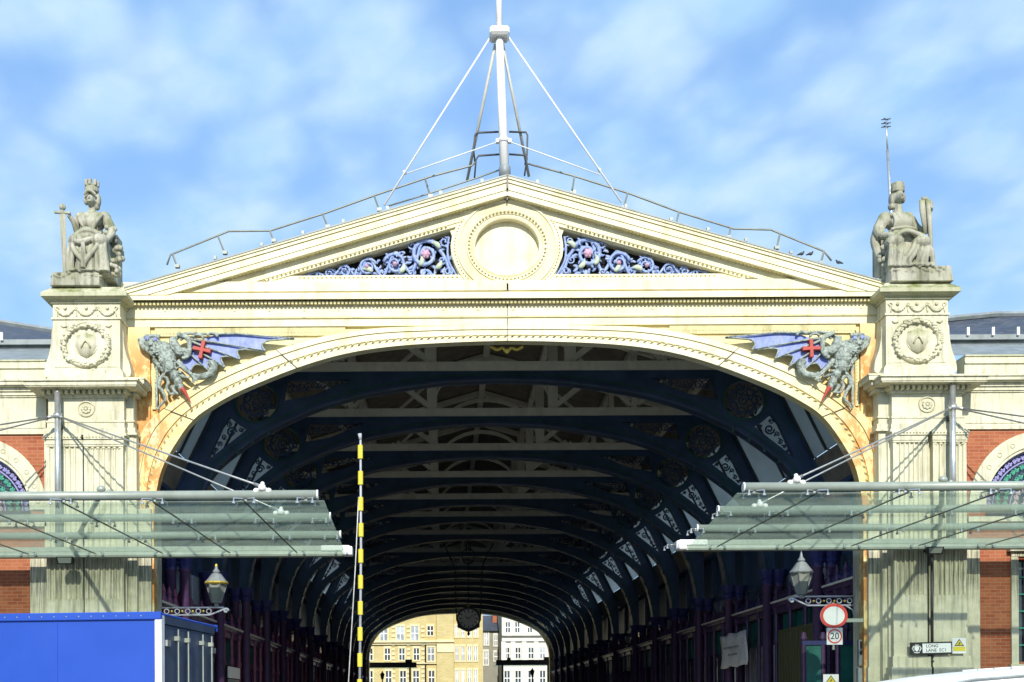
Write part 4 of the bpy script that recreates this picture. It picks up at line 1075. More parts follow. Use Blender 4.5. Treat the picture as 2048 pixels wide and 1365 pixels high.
# ================================================================ STATUES
def statue(side):
    YF = -0.16
    if side < 0:
        label = 'weathered stone statue of a seated crowned woman holding a tall upright sword'
        O = lambda cx, cy, y: (X(100+cx/5.46, 470, YF), YF+y, Z(340+cy/5.46, YF))
    else:
        label = 'weathered stone statue of a seated woman with mossy crown, holding up a staff'
        O = lambda cx, cy, y: (X(1730+cx/5.46, 470, YF), YF+y, Z(350+cy/5.46+1.0, YF))
    root = tag(empty('seated_statue', O(400, 1200, 0.4)), label, 'statue', 'seated statues on the gate piers')
    base = Vector(root.location)
    U = 1/(5.46*90)
    m = MB()
    def sp(cx, cy, y, rx, ry, rz, n=14): m.sphere(O(cx, cy, y), rx*U, ry, rz*U, n, 10)
    def limb(pts, rs, n=9):
        q = spline([O(*p) for p in pts], 5); k = len(q); rr = []
        for i in range(k):
            t = i/(k-1)*(len(rs)-1); j = min(int(t), len(rs)-2); rr.append((rs[j]+(rs[j+1]-rs[j])*(t-j))*U)
        m.tube(q, rr, n)
    rnd = random.Random(4 if side < 0 else 9)
    if side < 0:
        hx, hy = 441, 288; sh = 410
        sp(hx, hy, 0.10, 50, .14, 74); sp(hx, hy+20, 0.02, 40, .12, 52)                   # skull, face
        sp(hx, hy-20, .17, 84, .15, 74); sp(hx-66, hy-10, .14, 26, .10, 58); sp(hx+68, hy-5, .15, 28, .10, 72); sp(hx+50, hy+55, .18, 30, .08, 44); limb([(hx-60,hy-30,-.02),(hx-20,hy-66,-.07),(hx+20,hy-66,-.07),(hx+62,hy-30,-.02)],[16,20,20,16])   # hair
        sp(hx+2, hy+12, -.10, 9, .04, 20); sp(hx, hy+48, -.075, 18, .03, 8)
        m.lathe([(0.15, 0), (0.16, 0.08), (0.13, 0.11), (0.145, 0.15)], O(hx, 205, .12), 14)
        for k in range(7):
            a = k*2*PI/7+.2; c = O(hx, 112, .12); m.box(c[0]+.125*math.cos(a)-.035, c[0]+.125*math.cos(a)+.035, c[1]+.125*math.sin(a)-.035, c[1]+.125*math.sin(a)+.035, c[2]-.06, c[2]+.07)
        limb([(hx, 330, .12), (438, 400, .14), (435, 440, .15)], [38, 42, 60])
        sp(440, 520, .16, 150, .20, 110); sp(380, 540, .02, 62, .12, 58); sp(500, 545, .02, 62, .12, 58); sp(445, 640, .14, 118, .18, 80)
        sp(318, 478, .16, 66, .15, 66); sp(570, 490, .16, 80, .16, 84); sp(440, 450, .18, 120, .14, 50)
        limb([(300, 460, .14), (268, 560, .12), (285, 660, .10)], [48, 42, 34]); limb([(285, 660, .10), (262, 560, -.05), (225, 500, -.14)], [32, 26, 24])   # arm up to the hilt
        limb([(590, 490, .14), (650, 620, .08), (600, 740, -.05)], [58, 56, 40]); limb([(650, 650, .05), (690, 700, -.10), (650, 790, -.2)], [46, 40, 30])
        for k in range(26): sp(660+rnd.uniform(-45, 60), 640+rnd.uniform(-30, 150), -.05+rnd.uniform(-.1, .1), 26, .05, 26, 7)
        sp(440, 760, .0, 190, .36, 110); sp(345, 830, -.30, 100, .22, 80); sp(590, 830, -.32, 100, .22, 80)           # lap and knees
        m.frustum((O(245,1190,0)[0], O(700,1190,0)[0], YF-.42, YF+.55), O(0,1190,0)[2], (O(275,820,0)[0], O(660,820,0)[0], YF-.30, YF+.5), O(0,800,0)[2])
        for x0, x1, r in ((290,265,26),(330,320,24),(375,372,20),(420,415,30),(470,440,26),(500,500,20),(540,520,28),(585,575,22),(620,640,28),(655,690,26)):
            limb([(x0, 800, -.36), (x0*.6+x1*.4-4, 960, -.46), (x1+rnd.uniform(-12, 12), 1090, -.46), (x1+rnd.uniform(-10, 16), 1175, -.46)], [r*.5, r*1.0, r*1.25, r*1.3], 7)
        limb([(300, 820, -.38), (420, 870, -.52), (560, 800, -.42)], [26, 34, 24]); limb([(300,860,-.42),(360,980,-.54),(470,1110,-.52)],[20,30,26]); limb([(600,860,-.42),(540,980,-.54),(430,1130,-.52)],[20,30,28]); limb([(430,840,-.5),(450,960,-.56),(440,1150,-.52)],[18,26,30]); limb([(310,470,.0),(350,560,-.12),(400,650,-.1)],[22,26,18]); limb([(570,470,.0),(530,560,-.12),(480,650,-.1)],[22,26,18]); limb([(290, 760, -.25), (440, 700, -.30), (600, 740, -.25)], [26, 38, 28])
        for k in range(14): sp(270+k*33, 1170+rnd.uniform(-16, 8), -.47, 24, .06, 20, 7)
        for k in range(30): sp(700+rnd.uniform(-60, 75), 1130+rnd.uniform(-50, 55), -.2+rnd.uniform(-.12, .12), 28, .06, 26, 7)
        for k in range(18): sp(735+rnd.uniform(-40, 50), 930+rnd.uniform(-90, 80), .0+rnd.uniform(-.12, .12), 32, .07, 32, 7)
        for k in range(8): 
            x = 330+k*30; limb([(x, 470, -.02), (x+(440-x)*.25, 560, -.10), (x+(440-x)*.1, 650, -.04)], [9, 13, 9], 6)
        m.frustum((O(80,1250,0)[0], O(610,1250,0)[0], YF-.50, YF+.7), Z(571,-.52)-.01, (O(100,1190,0)[0], O(600,1190,0)[0], YF-.46, YF+.65), O(0,1180,0)[2])
        for k in range(40): sp(90+k*13.5, 1195+rnd.uniform(0, 55), -.44+rnd.uniform(-.03,.05), 22, .05, 14, 7)
        m.box(O(255,900,0)[0], O(700,900,0)[0], YF+.25, YF+.65, O(0,1200,0)[2], O(0,640,0)[2])
        body = remesh(m, 'figure', M['statue'], None, 0.0125, 1)
        q = MB()
        a = O(165, 500, -.18); b = O(213, 1185, -.30)
        q.tube([a, b], [.075, .055], 4, sy=.5); q.tube([O(80, 480, -.18), O(255, 490, -.18)], [.035, .035], 6)
        c = O(168, 425, -.18); q.sphere(c, .075, .075, .075, 10, 8); q.tube([c, O(165, 490, -.18)], .035, 8)
        sw = q.build('sword', M['statue'], None, bevel=.008)
        extra = [sw]
    else:
        hx, hy = 388, 240
        sp(hx, hy, .10, 50, .14, 72); sp(hx+4, hy+22, .02, 40, .12, 50); sp(hx-20, hy-4, .17, 72, .14, 72); sp(hx-66, hy+20, .16, 30, .10, 70); sp(hx+62, hy+5, .16, 24, .09, 54); sp(hx-66, hy+92, .18, 34, .09, 40)
        sp(hx+4, hy+14, -.10, 9, .04, 20)
        m.lathe([(0.15, 0), (0.155, 0.10), (0.14, 0.15), (0.13, 0.2)], O(hx-6, hy-50, .12), 12)
        for k in range(6):
            a = k*2*PI/6; c = O(hx-6, hy-135, .12); m.sphere((c[0]+.10*math.cos(a), c[1]+.10*math.sin(a), c[2]), .055, .055, .05, 7, 5)
        limb([(hx, 310, .12), (390, 370, .14), (392, 420, .15)], [38, 44, 62])
        sp(395, 510, .16, 140, .20, 110); sp(340, 530, .02, 60, .12, 58); sp(455, 530, .02, 60, .12, 58); sp(400, 640, .12, 130, .20, 80)
        sp(250, 480, .18, 80, .16, 90); sp(510, 470, .16, 50, .13, 70)
        limb([(240, 460, .15), (170, 600, .10), (180, 700, -.02)], [62, 64, 52]); limb([(180, 690, -.02), (240, 720, -.2), (290, 730, -.3)], [42, 34, 26])
        limb([(170, 600, .18), (140, 720, .16), (160, 860, .10), (170, 980, 0)], [56, 52, 46, 30])
        limb([(530, 470, .16), (590, 590, .10), (660, 640, .02)], [48, 44, 40]); limb([(660, 640, .02), (690, 520, -.06), (665, 400, -.10)], [36, 32, 26])
        for k in range(5): limb([(640+k*6, 352+k*16, -.20), (700, 356+k*17, -.16), (712, 380+k*16, -.08)], [11, 12, 10], 6)
        limb([(590, 560, .16), (610, 680, .10), (620, 800, .0)], [50, 40, 34])
        sp(395, 760, 0, 200, .36, 110); sp(260, 820, -.30, 100, .22, 80); sp(540, 830, -.32, 100, .22, 80)
        m.frustum((O(190,1120,0)[0], O(665,1120,0)[0], YF-.42, YF+.55), O(0,1120,0)[2], (O(190,800,0)[0], O(630,800,0)[0], YF-.30, YF+.5), O(0,780,0)[2])
        for x0, y0, x1, r in ((200,820,190,28),(240,830,230,26),(280,800,300,24),(330,780,270,30),(480,790,330,30),(520,800,400,26),(560,820,470,22),(590,850,520,22),(600,850,570,24),(620,860,640,24),(240,880,320,24)):
            limb([(x0, y0, -.36), (x0*.55+x1*.45, 940, -.47), (x1+rnd.uniform(-12, 12), 1050, -.46), (x1+rnd.uniform(-10, 12), 1110, -.46)], [r*.5, r*1.0, r*1.2, r*1.2], 7)
        limb([(190, 830, -.34), (340, 730, -.48), (540, 780, -.42)], [24, 32, 24]); limb([(180, 850, -.40), (260, 770, -.46), (300, 730, -.4)], [26, 24, 20])
        limb([(260, 640, -.12), (400, 625, -.16), (530, 630, -.1)], [16, 20, 16]); limb([(280, 690, -.2), (430, 720, -.34), (590, 740, -.25)], [22, 30, 26])
        for k in range(9):
            x = 290+k*27; limb([(x, 430, -.0), (x+(395-x)*.2, 530, -.10), (x+(395-x)*.1, 620, -.06)], [9, 13, 9], 6)
        for k in range(14): sp(210+k*33, 1100+rnd.uniform(-16, 8), -.47, 24, .06, 20, 7)
        for k in range(16): sp(170+rnd.uniform(-25, 40), 960+rnd.uniform(-110, 90), -.1+rnd.uniform(-.1, .1), 30, .06, 30, 7)
        m.frustum((O(300,1170,0)[0], O(860,1170,0)[0], YF-.50, YF+.7), Z(571,-.52)-.01, (O(330,1110,0)[0], O(835,1110,0)[0], YF-.46, YF+.65), O(0,1100,0)[2])
        m.frustum((O(190,1170,0)[0], O(330,1170,0)[0], YF-.50, YF+.6), Z(571,-.52)-.01, (O(200,1110,0)[0], O(330,1110,0)[0], YF-.46, YF+.6), O(0,1112,0)[2])
        for k in range(44): sp(205+k*14.5, 1120+rnd.uniform(0, 55), -.44+rnd.uniform(-.03,.05), 22, .05, 14, 7)
        m.box(O(200,900,0)[0], O(650,900,0)[0], YF+.25, YF+.65, O(0,1120,0)[2], O(0,640,0)[2])
        body = remesh(m, 'figure', M['statue'], None, 0.0125, 1)
        q = MB()
        q.tube([O(640, 340, -.22), O(665, 640, -.22), O(672, 1100, -.25)], [.05, .05, .04], 7)
        q.tube([O(600, 330, -.16), O(605, 450, -.16), O(630, 700, -.16)], [.085, .085, .05], 8, sy=.5)
        q.tube([O(585, 325, -.18), O(640, 318, -.18)], .04, 6)
        sw = q.build('staff', M['statue'], None, smooth=True)
        extra = [sw]
    for o in [body]+extra:
        o.data.transform(Matrix.Translation(-base)); o.parent = root
statue(-1); statue(1)

# ================================================================ ROOF FURNITURE
YP = 0.2
root = tag(empty('flagpole', W(1010, 350, YP)), 'tall white flagpole stayed by cables on the apex of the gable', 'flagpole')
b0 = Vector(root.location)
def rel(o, base=None): 
    o.data.transform(Matrix.Translation(-(base or b0))); return o
m = MB(); m.tube([W(1009.5, 356, YP), W(998.5, 70, YP)], [.105, .085], 14); m.tube([W(998.5, 72, YP), W(996.5, -95, YP)], [.075, .055], 14)
m.sphere(W(996, -100, YP), .11, .11, .11)
rel(m.build('mast', M['white'], root, smooth=True))
m = MB(); m.lathe([(.13,-.28),(.13,.0),(.11,.03)], W(1009.5, 335, YP), 14); rel(m.build('mast_socket', M['lead'], root, smooth=True))
m = MB(); c = W(998.5, 78, YP); m.box(c.x-.22, c.x+.22, YP-.22, YP+.22, c.z, c.z+.20); rel(m.build('stay_collar', M['white'], root, bevel=.05))
m = MB(); c = W(1007, 282, YP); m.lathe([(.12,-.04),(.14,0),(.12,.04)], c, 12); m.box(c.x-.17, c.x-.11, YP-.05, YP+.05, c.z-.05, c.z+.03); m.box(c.x+.11, c.x+.17, YP-.05, YP+.05, c.z-.05, c.z+.03); rel(m.build('lower_collar', M['white'], root))
for (a, b, y2, r, mt, nm) in (((980,76),(768,411),-.1,.020,'white','stay_cable'),((1018,76),(1243,405),-.1,.020,'white','stay_cable'),((996,284),(815,347),-.08,.013,'white','brace_cable'),((1019,284),(1200,350),-.08,.013,'white','brace_cable'),
        ((991,88),(934,362),1.6,.034,'strut','back_strut'),((1005,88),(1058,354),1.6,.034,'strut','back_strut')):
    m = MB(); m.tube([W(*a, YP if nm != 'back_strut' else YP+.1), W(*b, y2)], r, 8)
    if nm == 'stay_cable': m.tube([W(a[0]+(b[0]-a[0])*.805-2, a[1]+(b[1]-a[1])*.805-3, .0), W(a[0]+(b[0]-a[0])*.805+2, a[1]+(b[1]-a[1])*.805+3, .0)], .035, 6)
    rel(m.build(nm, M[mt], root, smooth=True))
# handrails
def rail_thing(name, label, top, posts, low=None, Y=1.1, hoops=()):
    b = W(top[len(top)//2][0], top[len(top)//2][1]+20, Y)
    root = tag(empty(name, b), label, 'handrail', 'safety rails along the gable roof')
    m = MB(); m.tube([W(*p, Y) for p in top], .022, 6); o = m.build('top_rail', M['rail'], root, smooth=True); rel(o, b)
    if low: m = MB(); m.tube([W(*p, Y) for p in low], .018, 6); rel(m.build('lower_rail', M['rail'], root, smooth=True), b)
    for p, q in posts:
        m = MB(); m.tube([W(*p, Y), W(q[0], q[1]+9, Y)], .024, 6); m.box(*(lambda c: (c.x-.05, c.x+.05, Y-.05, Y+.05, c.z-.12, c.z-.05))(W(*q, Y))); rel(m.build('post', M['rail'], root), b)
    for h in hoops: m = MB(); m.tube([W(*p, Y) for p in h], .022, 6); rel(m.build('hoop', M['darkmetal'], root, smooth=True), b)
rail_thing('roof_handrail', 'grey tube handrail on the gable slope nearer the statue with the sword', [(334,530),(341,510),(457,463),(540,462),(650,427),(756,389),(860,354),(943,332),(952,324)],
  [((345,509),(355,526)),((436,473),(450,499)),((540,462),(548,475)),((645,428),(656,447)),((748,391),(759,413)),((850,357),(861,386))], [(775,413),(860,387),(952,357),(1000,340)],
  hoops=([(950,325),(947,300),(950,270),(955,266),(1001,264)], [(949,357),(952,320),(957,312),(1002,309)]))
rail_thing('roof_handrail', 'grey tube handrail on the gable slope nearer the statue with the staff', [(1056,328),(1150,353),(1260,388),(1360,425),(1468,458),(1542,460),(1648,503),(1663,522)],
  [((1149,353),(1143,380)),((1255,387),(1247,409)),((1358,424),(1351,442)),((1461,456),(1457,468)),((1560,467),(1553,489)),((1648,503),(1641,519))], None,
  hoops=([(1018,264),(1052,265),(1055,271),(1054,310),(1050,330)], [(1018,309),(1050,311),(1054,316),(1049,352)]))
# antenna
b = W(1782, 470, 1.5); root = tag(empty('antenna', b), 'thin pole antenna with small cross elements behind the statue with the staff', 'antenna')
m = MB(); m.tube([W(1772, 240, 1.5), W(1775, 300, 1.5)], [.012, .02], 6); m.tube([W(1775, 300, 1.5), W(1782, 420, 1.5), W(1786, 560, 1.5)], [.035, .04, .045], 8); rel(m.build('pole', M['steel'], root, smooth=True), b)
m = MB()
for py in (239, 247, 254): m.tube([W(1763, py+1, 1.4), W(1781, py-1, 1.6)], .012, 5); m.tube([W(1768, py-2, 1.2), W(1776, py+2, 1.8)], .012, 5)
rel(m.build('cross_element', M['darkmetal'], root), b)
# pigeons
def pigeon(px, py, flip, label):
    b = W(px, py, -.22); root = tag(empty('pigeon', b), label, 'pigeon', 'pigeons on the gable'); 
    m = MB(); m.sphere((0, 0, .10), .095, .055, .06, 10, 7); m.sphere((flip*.085, 0, .175), .035, .032, .036, 8, 6)
    m.tube([(flip*.05, 0, .12), (flip*.085, 0, .17)], [.045, .032], 8); m.tube([(-flip*.06, 0, .09), (-flip*.19, 0, .05)], [.045, .018], 6, sy=1.4); m.tube([(flip*.115, 0, .172), (flip*.145, 0, .165)], [.010, .003], 5)
    m.tube([(0, .02, 0), (0, .02, .06)], .008, 4); m.tube([(0, -.02, 0), (0, -.02, .06)], .008, 4)
    remesh(m, 'body', M['pigeon'], root, .008, 2); root.scale = (.55, .55, .55)
M['pigeon'] = simple('dark_grey_plumage', (.05,.055,.06), .7)
pigeon(1603, 513, 1, 'dark pigeon on the gable slope, highest of the three'); pigeon(1621, 513, 1, 'dark pigeon on the gable slope, middle one of the three'); pigeon(1677, 530, -1, 'dark pigeon on the gable slope, lowest of the three')

# ================================================================ GLASS CANOPIES
def canopy(side):
    nm = 'left' if side < 0 else 'right'
    YT, YB = -7.3, -0.75
    xe = X(635, 990, YT) if side < 0 else X(1487, 975, YT)
    xeb = X(700, 1100, YB) if side < 0 else X(1356, 1088, YB)
    L = 9.5; xo = xe+side*L
    root = tag(empty('glass_canopy', (xe+side*4, YB, 4.9)), 'steel and glass canopy hung from a cable mast, %s' % ('reaching over the blue lorry' if side < 0 else 'above the street name plate'), 'canopy', 'glass canopies beside the archway')
    b = Vector(root.location)
    yt = (990, 1036, 1073) if side < 0 else (975, 1019, 1059)
    zt_ = lambda Y: 4.93
    def cyl(name, Y, r, mat, xa, z=4.95):
        m = MB(); m.tube([(xa, Y, z), (xo, Y, z)], r, 14); m.tube([(xa-.001*side, Y, z), (xa-.03*side, Y, z)], r*1.02, 14)
        rel(m.build(name, M[mat], root, smooth=False), b)
    ztop = W(635, 990, YT).z if side < 0 else W(1487, 975, YT).z
    ys = [YT, -5.2, -3.1]
    for i, Y in enumerate(ys):
        xa = xe if i == 0 else (xe + (xeb-xe)*(Y-YT)/(YB-YT))
        m = MB(); m.tube([(xa, Y, ztop), (xo, Y, ztop)], .075 if i == 0 else .07, 16); rel(m.build('purlin_tube', M['steelpaint' if i == 0 else 'tubedimmed'], root, smooth=True), b)
        m = MB(); m.tube([(xa+side*.012, Y, ztop), (xa-side*.012, Y, ztop)], .079, 16); rel(m.build('tube_end_cap', M['white'], root), b)
    zb = ztop+.05
    m = MB()
    m.box(xeb, xo, YB-.10, YB+.10, zb-.05, zb+.05); m.box(xeb+side*.15, xo, YB-.09, YB+.09, zb-.14, zb-.055); m.box(xeb+side*.15, xo, YB-.12, YB+.12, zb-.17, zb-.14)
    rel(m.build('wall_beam', M['steelpaint'], root), b)
    m = MB()
    m.box(xeb-side*.06, xeb+side*.16, YB-.16, YB+.16, zb-.16, zb+.03); m.box(xeb+side*.0, xeb+side*.62, YB-.125, YB+.11, zb-.07, zb+.055)
    rel(m.build('beam_end_fitting', M['white'], root, bevel=.02), b)
    # glass
    xgb = X(690, 1092, -.9) if side < 0 else X(1378, 1078, -.9)
    W0 = 1.44; xg = X(650, 1008, YT) if side < 0 else X(1470, 994, YT); n = 7; gz0 = ztop-.125; gz1 = ztop-.06
    for k in range(n):
        a = xg+side*(k*W0+.012)*(1 if k else 0); c = xg+side*((k+1)*W0-.012)
        if k == 0: a = xg; c = xg+side*(1.25); ab = xgb
        else: a = xg+side*(1.25+(k-1)*W0+.02); c = xg+side*(1.25+k*W0)
        if k: ab = a
        x0, x1 = min(a, c), max(a, c); u0, u1 = min(ab, c), max(ab, c)
        m = MB(); y0, y1 = YT-.12, YB-.13
        m.add([(x0,y0,gz0),(x1,y0,gz0),(u1,y1,gz1),(u0,y1,gz1),(x0,y0,gz0+.015),(x1,y0,gz0+.015),(u1,y1,gz1+.015),(u0,y1,gz1+.015)], [(0,3,2,1),(4,5,6,7),(0,1,5,4),(1,2,6,5),(2,3,7,6),(3,0,4,7)])
        rel(m.build('glass_pane', M['cglass'], root), b)
        if k:
            m = MB(); xj = xg+side*(1.25+(k-1)*W0+.01); m.add([(xj-.008,y0,gz0-.004),(xj+.008,y0,gz0-.004),(xj+.008,y1,gz1-.004),(xj-.008,y1,gz1-.004),(xj-.008,y0,gz0+.02),(xj+.008,y0,gz0+.02),(xj+.008,y1,gz1+.02),(xj-.008,y1,gz1+.02)], [(0,3,2,1),(4,5,6,7),(0,1,5,4),(1,2,6,5),(2,3,7,6),(3,0,4,7)])
            rel(m.build('glazing_seal', M['rubber'], root), b)
    # spider fittings
    for k in range(n):
        xj = xg+side*(1.25+(k-1)*W0+.01) if k else xg+side*.30
        for Y in ys+[YB]:
            g = gz0+(gz1-gz0)*(Y-YT)/(YB-YT)
            m = MB()
            for dx in ((-.16, .16) if k else (0.12*side, -.12*side)):
                for dy in (-.16, .16):
                    m.tube([(xj, Y, g+.07), (xj+dx, Y+dy, g+.05), (xj+dx, Y+dy, g-.025)], .014, 5); m.lathe([(.028,-.03),(.028,.0)], (xj+dx, Y+dy, g-.004), 8)
            m.tube([(xj, Y, g+.03), (xj, Y, ztop-.02)], .03, 8)
            rel(m.build('spider_fitting', M['steel'], root), b)
    # mast and cables
    YM = -0.72; mx = 115 if side < 0 else 1905
    tp, an = (785, 832) if side < 0 else (770, 815)
    top = W(mx, tp, YM); anch = W(mx, an, YM)
    m = MB(); m.tube([(top.x, YM, zb+.05), (top.x, YM, top.z)], .065, 14); m.tube([(top.x, YM, top.z), (top.x, YM, top.z+.02)], .05, 14)
    m.tube([(top.x, YM, anch.z-.05), (top.x, YM, anch.z+.05)], .09, 14)
    rel(m.build('mast', M['steel'], root, smooth=True), b)
    m = MB(); m.box(top.x-.05, top.x+.05, YM, YM+.38, anch.z-.25, anch.z-.15); m.box(top.x-.05, top.x+.05, YM, YM+.38, zb+.1, zb+.2); m.tube([(top.x, YM+.1, anch.z-.2), (top.x, YM+.35, anch.z-.2)], .05, 8); rel(m.build('wall_bracket', M['darkmetal'], root), b)
    ends = []
    inner = X(525, 965, YT) if side < 0 else X(1592, 958, YT)
    ends.append(((inner, YT, ztop+.13), 1)); 
    ends.append(((inner+(-.0)*side, ys[1], ztop+.10), 1))
    out_ = 2*top.x-inner
    ends.append(((out_, YT, ztop+.13), 1)); ends.append(((out_, ys[1], ztop+.10), 1))
    for (e, _) in ends:
        m = MB(); m.tube([(top.x, YM, anch.z), e], .017, 6)
        d = (Vector(e)-anch).normalized(); m.tube([Vector(e)-d*.25, Vector(e)], .028, 6); m.tube([anch, anch+d*.25], .028, 6)
        rel(m.build('stay_cable', M['cable'], root, smooth=True), b)
        m = MB(); m.sphere((e[0], e[1]-.05, e[2]-.02), .062, .06, .062, 10, 7); m.sphere((e[0]-.10, e[1]-.02, ztop+.06), .05, .05, .05, 8, 6); m.sphere((e[0]+.10, e[1]-.02, ztop+.06), .05, .05, .05, 8, 6); m.tube([(e[0]-.1, e[1], ztop+.05), (e[0], e[1], e[2]), (e[0]+.1, e[1], ztop+.05)], .035, 6); m.sphere((e[0], e[1], e[2]+.05), .035)
        rel(m.build('cable_clamp', M['white'], root, smooth=True), b)
    # second pair of clamps near the mast foot
    cx = X(203, 975, -6.0) if side < 0 else X(1885, 958, -6.0)
    # struts from tube down to the mast foot
    m = MB()
    for Y0, x0 in ((YT, inner), (YT, out_)):
        pass
    xf = X(203, 985, YT) if side < 0 else X(1885, 968, YT)
    m.sphere((xf, YT-.02, ztop+.10), .075, .06, .06, 10, 7); m.sphere((xf+.12, YT-.02, ztop+.06), .04); m.tube([(xf, YT, ztop+.05), (xf+(top.x-xf)*.9, YB, zb+.05)], .045, 8)
    rel(m.build('raking_strut', M['steelpaint'], root, smooth=True), b)
canopy(-1); canopy(1)

# floodlights under the canopies
for px, py, lab in ((133,1122,'black floodlight fixed on the stone pier above the blue lorry'), (1866,1102,'black floodlight at the top of the pipe above the street name plate')):
    b = W(px, py, -1.0); root = tag(empty('floodlight', b), lab, 'floodlight', 'floodlights under the canopies')
    m = MB(); m.add([(-.17,-.10,-.09),(.17,-.10,-.09),(.19,-.14,.07),(-.19,-.14,.07),(-.10,.14,-.06),(.10,.14,-.06),(.12,.12,.09),(-.12,.12,.09)], [(0,1,2,3),(5,4,7,6),(0,4,5,1),(1,5,6,2),(2,6,7,3),(3,7,4,0)]); m.build('housing', M['black'], root, bevel=.01)
    m = MB(); m.add([(-.13,-.112,-.065),(.13,-.112,-.065),(.15,-.143,.05),(-.15,-.143,.05)], [(0,1,2,3)]); m.build('lens', M['lampglass'], root)
    m = MB(); m.tube([(0, .1, .05), (0, .35, .12)], .03, 6); m.tube([(0, .35, .12), (0, .38, .02)], .05, 8); m.build('arm', M['black'], root)

# ================================================================ RAISED BARRIER BOOM
YQ = -2.2
b = W(718, 1413, YQ); b.z = 0
root = tag(empty('barrier', b), 'raised road barrier boom with yellow sleeves and thin stay wire in front of the arch', 'barrier')
m = MB(); m.tube([W(719, 1425, YQ), W(722, 1100, YQ), W(721, 880, YQ)], [.030, .026, .022], 8); m.tube([W(721, 880, YQ), W(719.5, 868, YQ)], [.03, .042], 8); rel(m.build('boom', M['boomgrey'], root, smooth=True), b)
for i in range(11):
    yy = 905+i*52; c0 = W(722-abs(i-3)*.45, yy-14, YQ); c1 = W(722-abs(i-3)*.45, yy+13, YQ)
    m = MB(); m.tube([c0, c1], .052, 10); rel(m.build('yellow_sleeve', M['yellow'], root, smooth=False), b)
m = MB(); m.tube([W(717, 1000, YQ), W(711, 1130, YQ), W(697, 1365, YQ), (W(697, 1365, YQ).x-.03, YQ, .9)], .014, 5); m.tube([W(716, 997, YQ), W(721, 998, YQ)], .03, 6); rel(m.build('stay_wire', M['cable'], root), b)
m = MB(); m.box(b.x-.25, b.x+.2, YQ-.2, YQ+.2, 0, 1.15); m.box(b.x-.28, b.x+.23, YQ-.23, YQ+.23, 1.15, 1.2); rel(m.build('cabinet', M['yellow'], root, bevel=.02), b)

# ================================================================ LORRY
root = tag(empty('box_lorry', (-4.62, -12.6, 0), math.radians(-5.5)), 'blue box lorry with grey rear barn doors parked in front of a stone pier', 'lorry')
H = 2.68; Lb = 6.0; Wb = 2.15
m = MB(); m.box(-Lb, -.10, .0, Wb, .55, H-.05); m.build('box_body', M['blue'], root)
m = MB(); m.box(-.10, -.02, -.02, .10, .5, H-.03); m.box(-.13, -.02, .12, Wb-.12, .5, .62); m.build('corner_post', M['white'], root, bevel=.01); m = MB(); m.box(-.13, -.02, .11, Wb-.13, H-.13, H-.03); m.build('door_header', M['doorblue'], root)
m = MB(); m.box(-Lb-.02, -.02, -.03, .03, H-.09, H-.0); m.box(-Lb-.02, -.02, Wb-.03, Wb+.03, H-.09, H); m.box(-Lb, -.02, .03, Wb-.03, H-.05, H-.01); m.build('roof_rail', M['blue'], root, bevel=.01)
for x in (-1.25, -2.45, -3.65, -4.85): m = MB(); m.box(x-.012, x+.012, -.006, .01, .6, H-.1); m.build('side_panel_joint', M['blue'], root)
m = MB()
for i in range(40): m.sphere((-.25-i*.145, -.032, H-.045), .009, .006, .009, 5, 3)
m.build('rivet_row', M['steel'], root)
for k in range(2):
    y0 = .13+k*(Wb-.26)/2; y1 = y0+(Wb-.26)/2-.01
    m = MB(); m.box(-.10, -.03, y0, y1, .63, H-.14); d = m.build('rear_door', M['doorblue'], root)
    for yy in (y0+.35, y0+.72):
        m = MB(); m.tube([(.01, yy, .66), (.01, yy, H-.17)], .009, 8); m.box(-.03, .03, yy-.025, yy+.025, H-.3, H-.25); m.box(-.03, .03, yy-.025, yy+.025, .75, .80); m.box(-.03, .035, yy-.05, yy+.05, 1.3, 1.36); m.build('lock_rod', M['steelpaint'], d)
    for zz in (.9, 1.6, 2.3):
        m = MB(); yy = y0 if k == 0 else y1-.12; m.box(-.03, .0, yy, yy+.12, zz, zz+.07); m.build('hinge', M['steel'], d)
m = MB(); m.box(-Lb-1.9, -.1, .3, .5, .45, .6); m.box(-Lb-1.9, -.1, Wb-.5, Wb-.3, .45, .6); m.box(-.15, -.02, .1, Wb-.1, .3, .45); m.build('chassis', M['black'], root)
m = MB(); m.xprism([(0.05,.5),(0.05,2.3),(.15,2.4),(Wb-.15,2.4),(Wb-.05,2.3),(Wb-.05,.5)], -Lb-1.9, -Lb-.08); cab = m.build('cab', M['blue'], root, bevel=.06)
m = MB(); m.box(-Lb-1.93, -Lb-1.89, .2, Wb-.2, 1.35, 2.15); m.build('windscreen', M['winglass'], cab)
m = MB(); m.box(-Lb-1.6, -Lb-.6, .03, .06, 1.4, 2.1); m.build('side_window', M['winglass'], cab)
for x in (-1.2, -Lb-1.0):
    for y in (.05, Wb-.33):
        m = MB(); m.tube([(x, y, .42), (x, y+.28, .42)], .42, 24); w = m.build('wheel', M['rubber'], root); m = MB(); m.tube([(x, y-.01, .42), (x, y+.29, .42)], .22, 16); m.build('rim', M['steel'], w)
for y in (.15, Wb-.3):
    m = MB(); m.box(-.02, .01, y, y+.15, .32, .43); m.build('tail_light', M['signred'], root)

